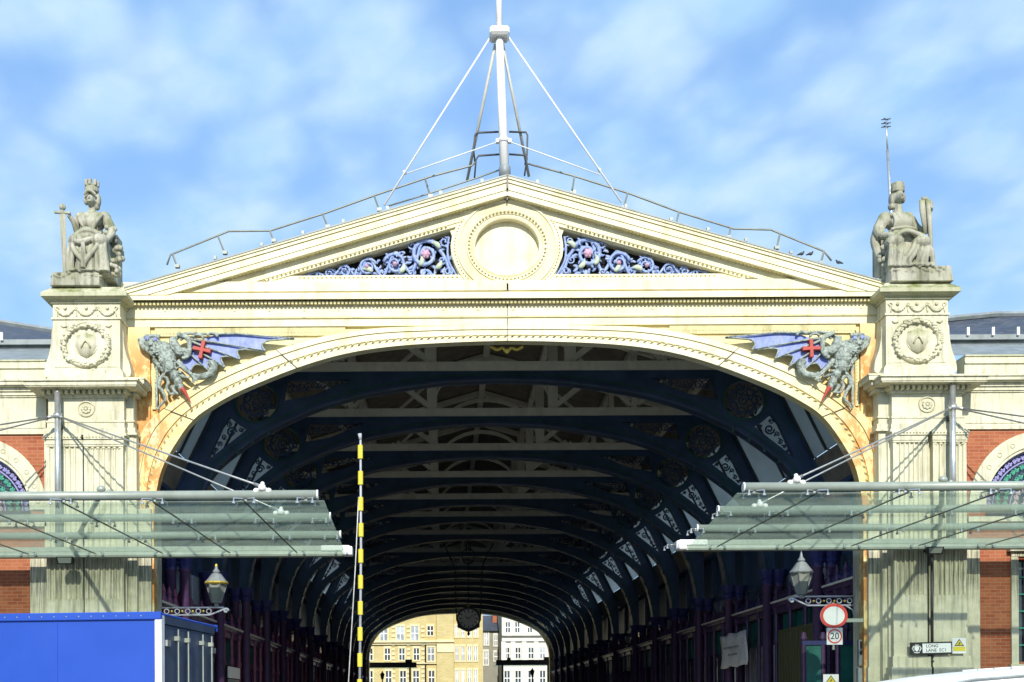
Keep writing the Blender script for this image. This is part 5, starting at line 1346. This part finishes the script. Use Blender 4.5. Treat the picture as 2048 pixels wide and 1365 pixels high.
# ================================================================ WHITE VAN (only the roof shows)
b = Vector((1.75, -16.6, 0)); root = tag(empty('white_van', b), 'white van with a low curved roof parked in front of the stone pier', 'van')
prof = [(0.0,.35),(-.15,.6),(-.12,.95),(.05,1.08),(.0,1.10),(.25,1.62),(.42,1.74),(.9,1.82),(1.7,1.88),(2.8,1.92),(4.2,1.94),(5.3,1.93),(5.42,1.8),(5.5,1.0),(5.48,.4)]
prof = spline(prof, 3)
prof = [(x, z) for x, z in prof]
m = MB(); n = len(prof)
rings = []
for y, ins, dz in ((0, .10, -.16), (.06, .03, -.05), (.22, 0, 0), (.95, 0, .025), (1.68, 0, 0), (1.84, .03, -.05), (1.9, .10, -.16)):
    rings.append([(x+ins*(1 if x < 2.7 else -1), y, z+(dz if z > 1.2 else 0)) for x, z in prof])
vs = [p for r in rings for p in r]; fs = []
for i in range(len(rings)-1):
    for k in range(n): l = (k+1) % n; fs.append((i*n+k, (i+1)*n+k, (i+1)*n+l, i*n+l))
fs.append(tuple(range(n))); fs.append(tuple(reversed([(len(rings)-1)*n+k for k in range(n)])))
m.add(vs, fs); body = m.build('body', M['vanwhite'] if 'vanwhite' in M else M['white'], root); 
me = body.data; me.polygons.foreach_set('use_smooth', [True]*len(me.polygons)); me.polygons[-1].use_smooth = False; me.polygons[-2].use_smooth = False
m = MB()
for y in (.35, .65, .95, 1.25, 1.55): m.tube([(x, y, z+.028) for x, z in ((1.5,1.862),(2.2,1.897),(2.8,1.917),(4.2,1.937),(5.0,1.93))], .018, 6, sy=1.6)
m.build('roof_rib', M['white'], root, smooth=True)
m = MB()
for y in (.055, 1.845): m.tube([(x, y, z) for x, z in ((.45,1.70),(.9,1.785),(1.7,1.845),(2.8,1.885),(4.2,1.905),(5.3,1.89))], .012, 6)
m.build('roof_gutter', M['lead'], root)
for y in (-.02, 1.90):
    m = MB(); m.box(.75, 1.7, y, y+.02, 1.15, 1.6); m.box(1.85, 3.0, y, y+.02, 1.15, 1.62); m.build('side_window', M['winglass'], root)
m = MB(); m.add([(-.0,.2,1.16),(-.0,1.7,1.16),(.23,1.6,1.6),(.23,.3,1.6)], [(3,2,1,0)]); m.build('windscreen', M['winglass'], root)
for x in (.75, 4.4):
    for y in (-.02, 1.7):
        m = MB(); m.tube([(x, y, .34), (x, y+.22, .34)], .34, 22); w = m.build('wheel', M['rubber'], root); m = MB(); m.tube([(x, y-.01, .34), (x, y+.23, .34)], .19, 14); m.build('rim', M['steel'], w)
for y in (.1, 1.6): m = MB(); m.box(-.17, -.1, y, y+.25, .75, .92); m.build('headlight', M['lampglass'], root, bevel=.02)

# ================================================================ LANTERNS ON BRACKETS
def lantern(side):
    YL = 0.75
    if side < 0: px0, px1, cx, ytop, ybot, yb0, yb1 = 320, 452, 433, 1146, 1206, 1216, 1231
    else: px0, px1, cx, ytop, ybot, yb0, yb1 = 1712, 1583, 1603, 1122, 1188, 1193, 1211
    k = (D+YL)/F
    b = W(px0, yb0, YL); root = tag(empty('bracket_lantern', b), ('gilt rimmed glass lantern on a scrolled bracket just above the blue lorry' if side < 0 else 'grey glass lantern on a scrolled bracket above the round red ringed sign'), 'lantern', 'bracket lanterns inside the archway')
    s = -side    # towards the middle
    p = lambda px, py: (abs(px-px0)*k*s, (yb0-py)*k)     # local x,z
    xl = p(px1, 0)[0]; zb = p(0, yb1)[1]
    m = MB(); m.tube([(0,0,0),(xl*.97,0,0)], .022, 6); m.tube([(0,0,zb),(xl*.75,0,zb),(xl*.9,0,zb*.5),(xl*1.0,0,zb*.1)], .022, 6)
    m.tube([(xl+.06*math.cos(t*.6)*s*(1-t/14), 0, zb*.45+.06*math.sin(t*.6)*(1-t/14)) for t in range(12)], .028, 6)
    for i in range(5):
        xx = xl*(.1+.16*i); m.tube([(xx+.055*math.cos(t*PI/5), 0, zb/2+.055*math.sin(t*PI/5)) for t in range(10)], .014, 5, closed=True)
    m.tube([(0,0,zb),(0,0,zb-.35)], .03, 6); m.tube([(.25*s,0,zb),(.08*s,0,zb-.1),(0.02*s,0,zb-.33)], .018, 5)
    m.build('bracket', M['vault'], root, smooth=True)
    m = MB()
    for i in range(4): xx = xl*(.18+.16*i); m.sphere((xx, -.01, zb/2), .03, .025, .03, 6, 4)
    m.build('gilt_boss', M['gold'], root)
    lx = p(cx, 0)[0]; hb = (yb0-ybot)*k; ht = (yb0-ytop)*k; h = ht-hb
    m = MB(); m.lathe([(.11,0),(.235,h*.62)], (lx, 0, hb), 6); m.build('lantern_glass', M['lampglass'], root)
    m = MB()
    for i in range(6):
        a = 2*PI*i/6; m.tube([(lx+.11*math.cos(a), .11*math.sin(a), hb), (lx+.24*math.cos(a), .24*math.sin(a), hb+h*.62)], .012, 4)
    m.lathe([(.25,h*.62),(.27,h*.66),(.2,h*.78),(.11,h*.95),(.07,h*.97),(.09,h*1.02),(.04,h*1.12),(.03,h*1.2),(.005,h*1.3)], (lx, 0, hb), 12)
    m.lathe([(.06,-.1),(.05,-.02),(.13,0),(.12,.02)], (lx, 0, hb), 10)
    cp = m.build('lantern_cap', M['lead'], root)
    if side < 0: m = MB(); m.lathe([(.252,h*.60),(.278,h*.64),(.26,h*.69)], (lx, 0, hb), 12); m.sphere((lx,0,hb+h*1.22), .035, .035, .05); m.build('gilt_rim', M['gold'], root)
lantern(-1); lantern(1)

# ================================================================ CLOCK
YC = 34.5; kc = (D+YC)/F
b = W(937, 1238, YC); root = tag(empty('hanging_clock', b), 'black double faced clock hanging from curved iron rods under the vault', 'clock')
R = .52
m = MB(); m.ring((0, 0), [(-.02,-.16),(.06,-.16),(.09,-.1),(.09,.1),(.06,.16),(-.02,.16)], R*1.05, R, 36)
m.prism([(-R*1.12,.05),(-R*1.12,-R*.85),(-.25,-R*1.15),(0,-R*1.35),(.25,-R*1.15),(R*1.12,-R*.85),(R*1.12,.05),(R*.9,-.3),(0,-R*.98),(-R*.9,-.3)], -.12, .12)
m.sphere((0,0,-R*1.5), .07, .07, .11, 8, 6); m.build('case', M['black'], root)
for y in (-.14, .14):
    m = MB(); m.prism(ell(0, 0, R*1.0, R*.96, 36), min(y, y*.8), max(y, y*.8)); f = m.build('clock_face', M['clockface'] if 'clockface' in M else M['lampglass'], root)
    if y < 0:
        m = MB()
        for i in range(12):
            a = i*PI/6; r0, r1 = R*.70, R*.92; w = .022
            m.add([(r0*math.sin(a)-w*math.cos(a), y-.006, r0*math.cos(a)+w*math.sin(a)),(r0*math.sin(a)+w*math.cos(a), y-.006, r0*math.cos(a)-w*math.sin(a)),(r1*math.sin(a)+w*math.cos(a), y-.006, r1*math.cos(a)-w*math.sin(a)),(r1*math.sin(a)-w*math.cos(a), y-.006, r1*math.cos(a)+w*math.sin(a))], [(0,1,2,3)])
        m.build('hour_mark', M['signblack'], f)
        for a, L, w in ((math.radians(48), R*.8, .018), (math.radians(-55), R*.5, .03)):
            m = MB(); m.add([(-w*math.cos(a), y-.012, w*math.sin(a)),(w*math.cos(a), y-.012, -w*math.sin(a)),(L*math.sin(a), y-.012, L*math.cos(a))], [(0,1,2)]); m.build('clock_hand', M['signblack'], f)
m = MB(); m.sphere((0,0,R*1.28), .08, .08, .1, 8, 6); m.tube([(0,0,R*1.05),(0,0,R*1.2)], .05, 8); m.build('finial', M['gold'], root)
m = MB(); zt2 = 150*kc
for s in (-1, 1):
    q = spline([(s*.62,0,-.1),(s*.66,0,60*kc*.6),(s*28*kc,0,100*kc),(s*42*kc,0,135*kc),(s*50*kc,0,zt2)], 6); m.tube(q, .035, 6)
    m.tube([(s*q_[0]*1.0, 0, q_[2]) for q_ in []] or [(s*.1,0,zt2-.4),(s*.1,0,zt2)], .03, 5)
m.tube([(s_*.01, 0, R) for s_ in (0, 1)], .02, 4)
m.tube([(p_[0], 0, p_[1]) for p_ in ell(0, 125*kc, .32, .4, 16)], .03, 5, closed=True); m.tube([(0,0,R*1.2),(0,0,zt2)], .022, 5)
m.build('hanger_rod', M['black'], root, smooth=True)

# ================================================================ SIGNS
def text(s, size, loc, mat, parent, name='lettering', rot=(PI/2,0,0), align='CENTER', ext=.002):
    c = bpy.data.curves.new(name, 'FONT'); c.body = s; c.size = size; c.align_x = align; c.align_y = 'CENTER'; c.extrude = ext
    o = bpy.data.objects.new(name+'_t', c); COL.objects.link(o)
    me = bpy.data.meshes.new_from_object(o.evaluated_get(bpy.context.evaluated_depsgraph_get())); bpy.data.objects.remove(o)
    me.materials.clear(); me.materials.append(mat); q = bpy.data.objects.new(name, me); COL.objects.link(q); q.location = loc; q.rotation_euler = rot; q.parent = parent; return q
YS = -.12
b = W(1668, 1232, YS); ks = (D+YS)/F
root = tag(empty('no_vehicles_sign', b), 'round white no entry for vehicles sign with red ring on a short arm', 'road sign')
m = MB(); m.prism(ell(0, 0, 27.5*ks, 24.8*ks, 48), 0, .02); m.build('sign_plate', M['signwhite'], root)
m = MB(); m.ring((0, 0), [(-6*ks,-.006),(-.002,-.006),(-.002,.002),(-6*ks,.002)], 27.5*ks, 24.8*ks, 56); m.build('red_ring', M['signred'], root)
m = MB(); m.box(0, .66, .03, .10, -.14, -.06); m.tube([(0,.05,.3),(0,.05,-.75)], .03, 8); m.build('arm', M['steelpaint'], root)
b = W(1669.5, 1273, YS); root = tag(empty('zone_sign', b), 'small square white sign with a red ring and number below the round sign', 'road sign')
m = MB(); m.box(-16*ks, 16*ks, 0, .02, -17*ks, 17*ks); m.build('sign_plate', M['signwhite'], root, bevel=.005)
m = MB(); m.ring((0, 0), [(-2.6*ks,-.006),(0,-.006),(0,.002),(-2.6*ks,.002)], 14.5*ks, 14.5*ks, 40); m.build('red_ring', M['signred'], root)
text('20', .20, (0, -.006, 0), M['signblack'], root, 'number')
# street name plate
YN = -.68; kn = (D+YN)/F
c0 = W(1821, 1285.5, YN); c1 = W(1904, 1308, YN); b = (c0+c1)/2; root = tag(empty('street_name_sign', b), 'black framed white street name plate reading LONG LANE EC1 with a crest', 'street sign')
w, h = 83.5*kn, 24.5*kn; root.rotation_euler = (0, math.radians(-1.2), 0)
m = MB(); m.box(-w/2, w/2, 0, .025, -h/2, h/2); m.build('frame', M['signblack'], root)
m = MB(); m.box(-w*.21, w*.475, -.004, .01, -h*.38, h*.38); m.build('white_field', M['signwhite'], root)
text('LONG', h*.36, (-w*.13, -.006, h*.17), M['signblack'], root, 'lettering', align='LEFT')
text('LANE  EC1', h*.36, (-w*.13, -.006, -h*.18), M['signblack'], root, 'lettering', align='LEFT')
m = MB(); q = (-w*.35, -.0)
m.prism([(q[0]-.05,.05),(q[0]+.05,.05),(q[0]+.05,-.02),(q[0],-.075),(q[0]-.05,-.02)], -.008, 0)
for s in (-1, 1): m.tube([(q[0]+s*.06,-.004,-.06),(q[0]+s*.095,-.004,0),(q[0]+s*.06,-.004,.055)], .014, 5)
m.tube([(q[0]-.06,-.004,-.085),(q[0],-.004,-.095),(q[0]+.06,-.004,-.085)], .012, 5); m.tube([(q[0]-.04,-.004,.07),(q[0]+.04,-.004,.07)], .012, 5)
m.build('city_crest', M['signwhite'], root)
def warn(px, py, w, h, Y, lab, half=False):
    k = (D+Y)/F; b = W(px, py, Y); root = tag(empty('hazard_sign', b), lab, 'hazard sign', 'yellow triangle hazard signs')
    w *= k; h *= k
    m = MB(); m.box(-w/2, w/2, 0, .012, -h/2, h/2); m.build('sign_plate', M['signwhite'], root)
    m = MB(); m.prism([(-w*.36,-h*.02),(w*.36,-h*.02),(0,h*.44)], -.004, 0); m.build('triangle_border', M['signblack'], root)
    m = MB(); m.prism([(-w*.27,h*.03),(w*.27,h*.03),(0,h*.36)], -.008, -.004); m.build('yellow_triangle', M['yellow'], root)
    m = MB(); m.tube([(-w*.08,-.010,h*.08),(w*.06,-.010,h*.13),(-w*.03,-.010,h*.15),(w*.06,-.010,h*.22)], .008, 5); m.build('pictogram', M['signblack'], root)
    m = MB(); m.box(-w*.44, w*.44, -.005, 0, -h*.34, -h*.06); m.build('yellow_band', M['yellow'], root)
warn(1918.5, 1292, 27.5, 31, -.64, 'white hazard sign with yellow triangle beside the street name plate')
warn(1662, 1366, 31, 34, .9, 'white hazard sign with yellow triangle fixed low on the teal gate')
# grey service boxes on the right return
b = W(1724, 1310, .1); root = tag(empty('service_box', b), 'grey entry panel boxes stacked on the jamb beside the teal gate', 'service box')
m = MB(); m.box(-.07, .1, 0, .12, -.25, .34); m.box(-.09, .12, -.01, .14, -.66, -.29); m.build('casing', M['lead'], root, bevel=.01)
m = MB(); m.box(-.045, .03, -.012, 0, .14, .3); m.box(-.045, .07, -.008, 0, .0, .08); m.build('slot', M['black'], root)
# banner on the right shop wall
root = tag(empty('banner', (7.70, 10.6, 3.32)), 'crumpled white square banner tied to the shop wall', 'banner')
m = MB(); n1, n2 = 14, 8; Lw, Hh = 3.2, 1.05
vs = [(-.02+.05*math.sin(i*1.3+j*.7)*(.3+abs(j/n2-.5)), -Lw/2+Lw*i/n1, -Hh/2+Hh*j/n2+.03*math.sin(i*.9)) for j in range(n2+1) for i in range(n1+1)]
fs = [(j*(n1+1)+i, j*(n1+1)+i+1, (j+1)*(n1+1)+i+1, (j+1)*(n1+1)+i) for j in range(n2) for i in range(n1)]
m.add(vs, fs); o = m.build('sheet', M['bannercloth'] if 'bannercloth' in M else M['white'], root, smooth=True); so = o.modifiers.new('s', 'SOLIDIFY'); so.thickness = .006
m = MB(); 
for (a, c, z) in ((-.9, .9, .05), (-.7, .3, -.18)):
    y = a
    while y < c: m.box(-.11, -.10, y, y+.09+random.random()*.06, z, z+.07); y += .19
m.build('faint_print', M['lead'], root)
# white plate on the left shop front
root = tag(empty('notice_board', (-7.9, 9.8, 2.66)), 'small white notice board on the shop posts beside the lorry doors', 'notice board')
m = MB(); m.box(-.02, .02, -.95, .95, -.17, .17); m.build('board', M['signwhite'], root, bevel=.004)
m = MB(); m.box(-.02, .01, -.9, .8, -.45, -.2); m.build('lower_plate', M['lead'], root)

# ================================================================ GATE SCREEN inside right, teal and plum
YG = 1.6
root = tag(empty('iron_gate', (7.6, YG, 0)), 'teal and plum painted iron gate screen standing behind the round sign', 'gate')
m = MB()
for x in (-.55, -.1, .25): m.lathe([(.06,0),(.06,3.1),(.09,3.15),(.05,3.3)], (x, 0, 0), 8)
m.build('gate_post', M['purple'], root)
m = MB(); m.box(-.5, -.15, -.02, .03, .2, 3.0); m.box(.3, 1.0, -.02, .03, .2, 1.25); m.box(.3, 1.0, -.02, .03, 1.4, 3.0); m.build('gate_panel', M['teal'], root)
m = MB(); m.box(.28, 1.0, -.05, .05, 1.27, 1.38); m.box(-.6, 1.0, -.06, .06, 3.0, 3.1); m.build('gate_rail', M['capblue'], root)
m = MB()
for i in range(4):
    m.tube([(p[0], -.04, p[1]) for p in spiral(.42+.16*i, 2.0+.0*i, .07, i, 1.3, 1, 10)], .012, 4); m.tube([(p[0], -.04, p[1]) for p in spiral(.42+.16*i, 1.75, .07, i, 1.3, -1, 10)], .012, 4)
m.build('gate_scroll', M['ribteal'], root)
# olive louvred hatch
root = tag(empty('louvred_shutter', (8.05, 5.4, 2.4)), 'olive green louvred shutter doors between plum posts near the banner', 'shutter')
m = MB(); m.box(-.02, .1, -1.6, 1.6, -2.3, 1.3); m.build('shutter_frame', M['olive'], root)
m = MB()
for k in range(12): y = -1.5+k*.26; m.box(-.05, -.02, y, y+.15, -2.2, 1.2)
m.build('shutter_slat', M['olive'], root)

# ================================================================ BEYOND THE AVENUE
def bldg(name, label, px0, px1, ytop, Y, mat, rows=(), trim=None, depth=10, extra=None):
    x0, x1 = X(px0, 1320, Y), X(px1, 1320, Y); zt_ = Z(ytop, Y)
    b = Vector((x0, Y, 0)); root = tag(empty(name, b), label, 'building', 'buildings beyond the far arch')
    m = MB(); m.box(x0, x1, Y, Y+depth, 0, zt_); rel(m.build('wall', M[mat], root), b)
    for (kind, pxs, ya, yb_, w) in rows:
        for px in pxs:
            cx = X(px, 1320, Y); hw = w/2*(D+Y)/F; za, zb_ = Z(yb_, Y), Z(ya, Y)
            m = MB(); fw = .14; m.box(cx-hw-fw, cx+hw+fw, Y-.08, Y+.05, za-.15, za); m.box(cx-hw-fw, cx-hw, Y-.06, Y+.05, za, zb_); m.box(cx+hw, cx+hw+fw, Y-.06, Y+.05, za, zb_); m.box(cx-hw-fw, cx+hw+fw, Y-.08, Y+.05, zb_, zb_+.25)
            f = rel(m.build('window', M[trim or 'buffstone'], root), b)
            m = MB(); m.box(cx-hw, cx+hw, Y-.02, Y+.05, za, zb_); g = rel(m.build('pane', M['paleglass'] if kind == 'p' else M['winglass'], f), b)
            m = MB(); m.box(cx-.04, cx+.04, Y-.04, Y, za, zb_); m.box(cx-hw, cx+hw, Y-.045, Y, (za+zb_)/2-.05, (za+zb_)/2+.05); rel(m.build('sash_bar', M['white'], f), b)
    return root, b
Y1 = 98.0
root, b = bldg('corner_building', 'yellow brick building with buff quoins and rows of sash windows beyond the far arch', 690, 874, 1180, Y1, 'yellowbrick',
    (('p', (768,801,830), 1253, 1281, 14), ('d', (861,), 1253, 1271, 11), ('d', (775,804,833), 1297, 1320, 10), ('p', (862,), 1295, 1322, 13), ('d', (777,806,832,863), 1342, 1368, 11), ('d', (740,720), 1297, 1320, 10), ('d', (740,720), 1342, 1368, 10)))
m = MB()
for (ya, yb_) in ((1281,1285),(1288,1289.5),(1326,1328)): m.box(X(690,1300,Y1), X(874,1300,Y1), Y1-.25, Y1, Z(yb_,Y1), Z(ya,Y1))
rel(m.build('string_course', M['buffstone'], root), b)
for px in (787, 817, 846):
    m = MB()
    for py in range(1252, 1365, 9): cx = X(px, 1320, Y1); m.box(cx-.18, cx+.18, Y1-.1, Y1, Z(py+4,Y1), Z(py,Y1))
    rel(m.build('quoins', M['buffstone'], root), b)
m = MB(); m.tube([(X(851,1320,Y1), Y1-.15, 0), (X(851,1320,Y1), Y1-.15, Z(1282,Y1))], .09, 6); rel(m.build('downpipe', M['black'], root), b)
root, b = bldg('brick_tower', 'plain yellow brick stair tower with stone band beside the far sash windows', 873.5, 908, 1170, 96.5, 'yellowbrick', ())
m = MB(); m.box(X(873,1300,96.5), X(908.5,1300,96.5), 96.3, 96.5, Z(1285,96.5), Z(1280,96.5)); m.box(X(874,1300,96.5), X(908,1300,96.5), 96.4, 96.5, Z(1305,96.5), Z(1288,96.5)); rel(m.build('stone_band', M['buffstone'], root), b)
root, b = bldg('arcaded_block', 'buff brick block with tall narrow arched windows behind the clock', 908.5, 966, 1190, 98.5, 'yellowbrick',
    (('p', (914,926,939,952), 1253, 1274, 5.5), ('p', (914,926,939,951), 1294, 1322, 5.5), ('p', (914,926,939,951), 1341, 1368, 5.5)))
root, b = bldg('grey_house', 'grey stucco house with sloping slate roof beyond the far arch', 966, 1004, 1262, 106, 'greystone',
    (('p', (973,), 1266, 1290, 7), ('p', (992,), 1272, 1292, 6), ('p', (972,), 1304, 1330, 7), ('d', (992,1000), 1306, 1322, 6)), 'whitestone')
xx0, xx1 = X(963,1300,106), X(1008,1300,106)
m = MB(); m.add([(xx0,105.6,Z(1263,106)),(xx1,105.6,Z(1263,106)),(xx1,112,Z(1232,112)),(xx0,112,Z(1232,112))], [(0,1,2,3)]); rel(m.build('roof', M['slate'], root), b)
m = MB(); m.box(X(985,1230,109), X(1003,1230,109), 109, 111, 10, Z(1222,109)); rel(m.build('chimney_stack', M['brick'], root), b)
root, b = bldg('white_stucco_building', 'ornate white stucco building with cornices beside the grey house', 1004, 1150, 1180, 100, 'whitestone',
    (('d', (1016,1035,1060), 1246, 1266, 8), ('d', (1014,1036,1062), 1297, 1318, 9), ('p', (1085,), 1297, 1318, 9), ('d', (1014,1036,1062,1085), 1343, 1372, 10)), 'whitestone')
m = MB()
for ya, yb_, d_ in ((1270,1273,.4),(1282,1284,.25),(1324,1327,.3)): m.box(X(1004,1300,100), X(1150,1300,100), 100-d_, 100, Z(yb_,100), Z(ya,100))
for px in (1007, 1026, 1048, 1072): m.box(X(px,1300,100)-.25, X(px,1300,100)+.25, 99.8, 100, Z(1325,100), Z(1284,100))
rel(m.build('cornice', M['whitestone'], root), b)
# far canopies and lamps
for (pa, pb, py, lab) in ((700, 833, 1331, 'dark street canopy edge in front of the yellow brick building'), (992, 1110, 1326, 'dark street canopy edge in front of the white stucco building')):
    Yf = 78; b = W((pa+pb)/2, py, Yf); root = tag(empty('far_canopy', b), lab, 'canopy', 'canopies beyond the far arch')
    x0, x1 = X(pa, py, Yf), X(pb, py, Yf)
    m = MB(); m.box(x0, x1, Yf-.2, Yf+.2, b.z-.22, b.z+.25); m.box(x0+1, x0+1.3, Yf-.3, Yf+.3, b.z+.25, b.z+.45); m.box(x1-1, x1-.4, Yf-.3, Yf+.3, b.z+.25, b.z+.5); rel(m.build('edge_beam', M['black'], root), b)
    m = MB(); m.box(x0, x1, Yf+.2, Yf+6, b.z-.12, b.z-.08); rel(m.build('glass_sheet', M['cglass'], root), b)
    for xx in (x0+.6, x1-.6): m = MB(); m.tube([(xx, Yf+.3, 0), (xx, Yf+.3, b.z)], .09, 8); rel(m.build('support', M['black'], root), b)
for px, py, Yf, lab in ((765, 1352, 60, 'black street lantern silhouette against the yellow brick building'), (1065, 1347, 60, 'black street lantern silhouette against the white stucco building')):
    b = W(px, 1413, Yf); b.z = 0; zz = Z(py, Yf); root = tag(empty('street_lantern', b), lab, 'lantern', 'street lanterns at the far arch')
    m = MB(); m.tube([(0,0,0),(0,0,zz-.2)], [.08,.04], 8); m.build('post', M['black'], root)
    m = MB(); m.lathe([(.08,-.25),(.16,.1),(.18,.12),(.05,.28),(.02,.38)], (0,0,zz), 6); m.build('lantern_head', M['black'], root)
# ================================================================ GROUND
def ground():
    m = MB(); m.add([(-600,-600,0),(600,-600,0),(600,900,0),(-600,900,0)], [(0,1,2,3)]); tag(m.build('ground', M['paving']), kind='structure')
    m = MB(); m.box(-60, 60, -22, -4.2, .001, .004); m.box(-5.2, 5.2, -4.2, 92, .001, .0045); tag(m.build('road', M['asphalt']), kind='structure')
    for s in (-1, 1):
        m = MB(); xs = sorted((s*5.2, s*60)); m.box(xs[0], xs[1], -4.2, -.7, 0.0, .12); tag(m.build('pavement', M['paving']), kind='structure'); m = MB(); xs = sorted((s*5.2, s*8.4)); m.box(xs[0], xs[1], -.7, 74, 0.0, .121); tag(m.build('pavement', M['innerpaving']), kind='structure')
    m = MB(); m.box(-60, 60, -30, -22, 0, .12); tag(m.build('pavement', M['paving']), kind='structure')
    m = MB()
    for k in range(14): m.box(-28+k*4, -26+k*4, -13.1, -12.98, .0045, .008)
    tag(m.build('road_marking', M['signwhite']), kind='structure')
ground()

# ================================================================ WORLD, SUN, CAMERA
SE, SA = math.radians(31), math.radians(1.5)
w = bpy.data.worlds.new('World'); SC.world = w; w.use_nodes = True; w.cycles.sampling_method = 'MANUAL'; w.cycles.sample_map_resolution = 256; nt = w.node_tree; nt.nodes.clear()
N = nt.nodes.new; Lk = nt.links.new
out = N('ShaderNodeOutputWorld'); sky = N('ShaderNodeTexSky'); sky.sky_type = 'NISHITA'; sky.sun_disc = False; sky.sun_elevation = SE; sky.sun_rotation = math.radians(180)-SA; sky.air_density = 1.0; sky.dust_density = 0.6; sky.ozone_density = 1.5
bg = N('ShaderNodeBackground'); bg.inputs[1].default_value = SKY_S
Lk(sky.outputs[0], bg.inputs[0])
tc = N('ShaderNodeTexCoord'); sp = N('ShaderNodeSeparateXYZ'); Lk(tc.outputs['Generated'], sp.inputs[0])
def mth(op, a, b=0.0):
    o = N('ShaderNodeMath'); o.operation = op
    for k, c in ((0, a), (1, b)):
        if isinstance(c, (int, float)): o.inputs[k].default_value = c
        else: Lk(c, o.inputs[k])
    return o.outputs[0]
zz = mth('ADD', mth('MAXIMUM', sp.outputs[2], 0.0), 0.22)
cb = N('ShaderNodeCombineXYZ'); yy = mth('DIVIDE', sp.outputs[1], zz); Lk(mth('ADD', mth('DIVIDE', sp.outputs[0], zz), mth('MULTIPLY', yy, 0.15)), cb.inputs[0]); Lk(mth('MULTIPLY', yy, 0.85), cb.inputs[1])
def nz(scale, det, rough, dist, off):
    mp = N('ShaderNodeVectorMath'); mp.operation = 'ADD'; mp.inputs[1].default_value = off; Lk(cb.outputs[0], mp.inputs[0])
    o = N('ShaderNodeTexNoise'); o.inputs['Scale'].default_value = scale; o.inputs['Detail'].default_value = det; o.inputs['Roughness'].default_value = rough; o.inputs['Distortion'].default_value = dist; Lk(mp.outputs[0], o.inputs['Vector']); return o.outputs['Fac']
def puff(scale, off):
    ns = N('ShaderNodeTexNoise'); ns.inputs['Scale'].default_value = scale*0.9; ns.inputs['Detail'].default_value = 3
    mp = N('ShaderNodeVectorMath'); mp.operation = 'ADD'; mp.inputs[1].default_value = off; Lk(cb.outputs[0], mp.inputs[0]); Lk(mp.outputs[0], ns.inputs['Vector'])
    sc = N('ShaderNodeVectorMath'); sc.operation = 'SCALE'; sc.inputs['Scale'].default_value = 1.3/scale; Lk(ns.outputs['Color'], sc.inputs[0])
    ad = N('ShaderNodeVectorMath'); ad.operation = 'ADD'; Lk(mp.outputs[0], ad.inputs[0]); Lk(sc.outputs[0], ad.inputs[1])
    vo = N('ShaderNodeTexVoronoi'); vo.feature = 'SMOOTH_F1'; vo.voronoi_dimensions = '2D'; vo.inputs['Scale'].default_value = scale; vo.inputs['Smoothness'].default_value = 0.4; Lk(ad.outputs[0], vo.inputs['Vector'])
    return mth('SUBTRACT', 1.0, vo.outputs['Distance'])
f = mth('ADD', mth('ADD', mth('MULTIPLY', nz(4.5, 3, 0.5, 0.0, (3.1, 7.7, 0)), 0.34), mth('MULTIPLY', puff(6.0, (2, 5, 0)), 0.34)), mth('MULTIPLY', puff(12.0, (7, 1, 0)), 0.28))
mr = N('ShaderNodeMapRange'); mr.interpolation_type = 'SMOOTHSTEP'; mr.inputs[1].default_value = .32; mr.inputs[2].default_value = .70; Lk(f, mr.inputs[0])
bg2 = N('ShaderNodeBackground'); cm = N('ShaderNodeMix'); cm.data_type = 'RGBA'; cr = N('ShaderNodeMapRange'); cr.inputs[1].default_value = .35; cr.inputs[2].default_value = .65; Lk(nz(9, 5, 0.55, 0.0, (9, 4, 0)), cr.inputs[0]); Lk(cr.outputs[0], cm.inputs[0]); cm.inputs[6].default_value = (*[c*k for c, k in zip(CLOUD_C, (.86, .93, .99))], 1); cm.inputs[7].default_value = (*[c*k for c, k in zip(CLOUD_C, (1.18, 1.08, 1.02))], 1); Lk(cm.outputs[2], bg2.inputs[0]); bg2.inputs[1].default_value = CLOUD_S
bg3 = N('ShaderNodeBackground'); bg3.inputs[0].default_value = (*BLUE_C, 1); bg3.inputs[1].default_value = BLUE_S
add = N('ShaderNodeAddShader'); Lk(bg.outputs[0], add.inputs[0]); Lk(bg3.outputs[0], add.inputs[1])
mx = N('ShaderNodeMixShader'); Lk(mr.outputs[0], mx.inputs[0]); Lk(add.outputs[0], mx.inputs[1]); Lk(bg2.outputs[0], mx.inputs[2]); Lk(mx.outputs[0], out.inputs[0])

S = Vector((math.sin(SA)*math.cos(SE), -math.cos(SA)*math.cos(SE), math.sin(SE)))
sl = bpy.data.lights.new('sun', 'SUN'); sl.energy = SUN_E; sl.angle = math.radians(.9); sl.color = (1.0, .94, .82)
so = bpy.data.objects.new('sun', sl); COL.objects.link(so); so.rotation_euler = (-S).to_track_quat('-Z', 'Y').to_euler(); so.location = S*60
cam = bpy.data.cameras.new('camera'); co = bpy.data.objects.new('camera', cam); COL.objects.link(co)
cam.sensor_width = 36; cam.lens = F/2048*36; cam.shift_x = (1024-VX)/2048; cam.shift_y = (VY-682.5)/2048; cam.clip_end = 3000
co.matrix_world = Matrix.Translation((CX, -D, CZ)) @ Matrix.Rotation(PI/2, 4, 'X') @ Matrix.Rotation(-ROLL, 4, 'Z')
SC.camera = co
SC.view_settings.view_transform = 'Standard'; SC.view_settings.look = 'None'; SC.view_settings.exposure = EXPO; SC.view_settings.gamma = 1.0
SC.cycles.max_bounces = 6; SC.cycles.transparent_max_bounces = 16; SC.cycles.caustics_reflective = False; SC.cycles.caustics_refractive = False
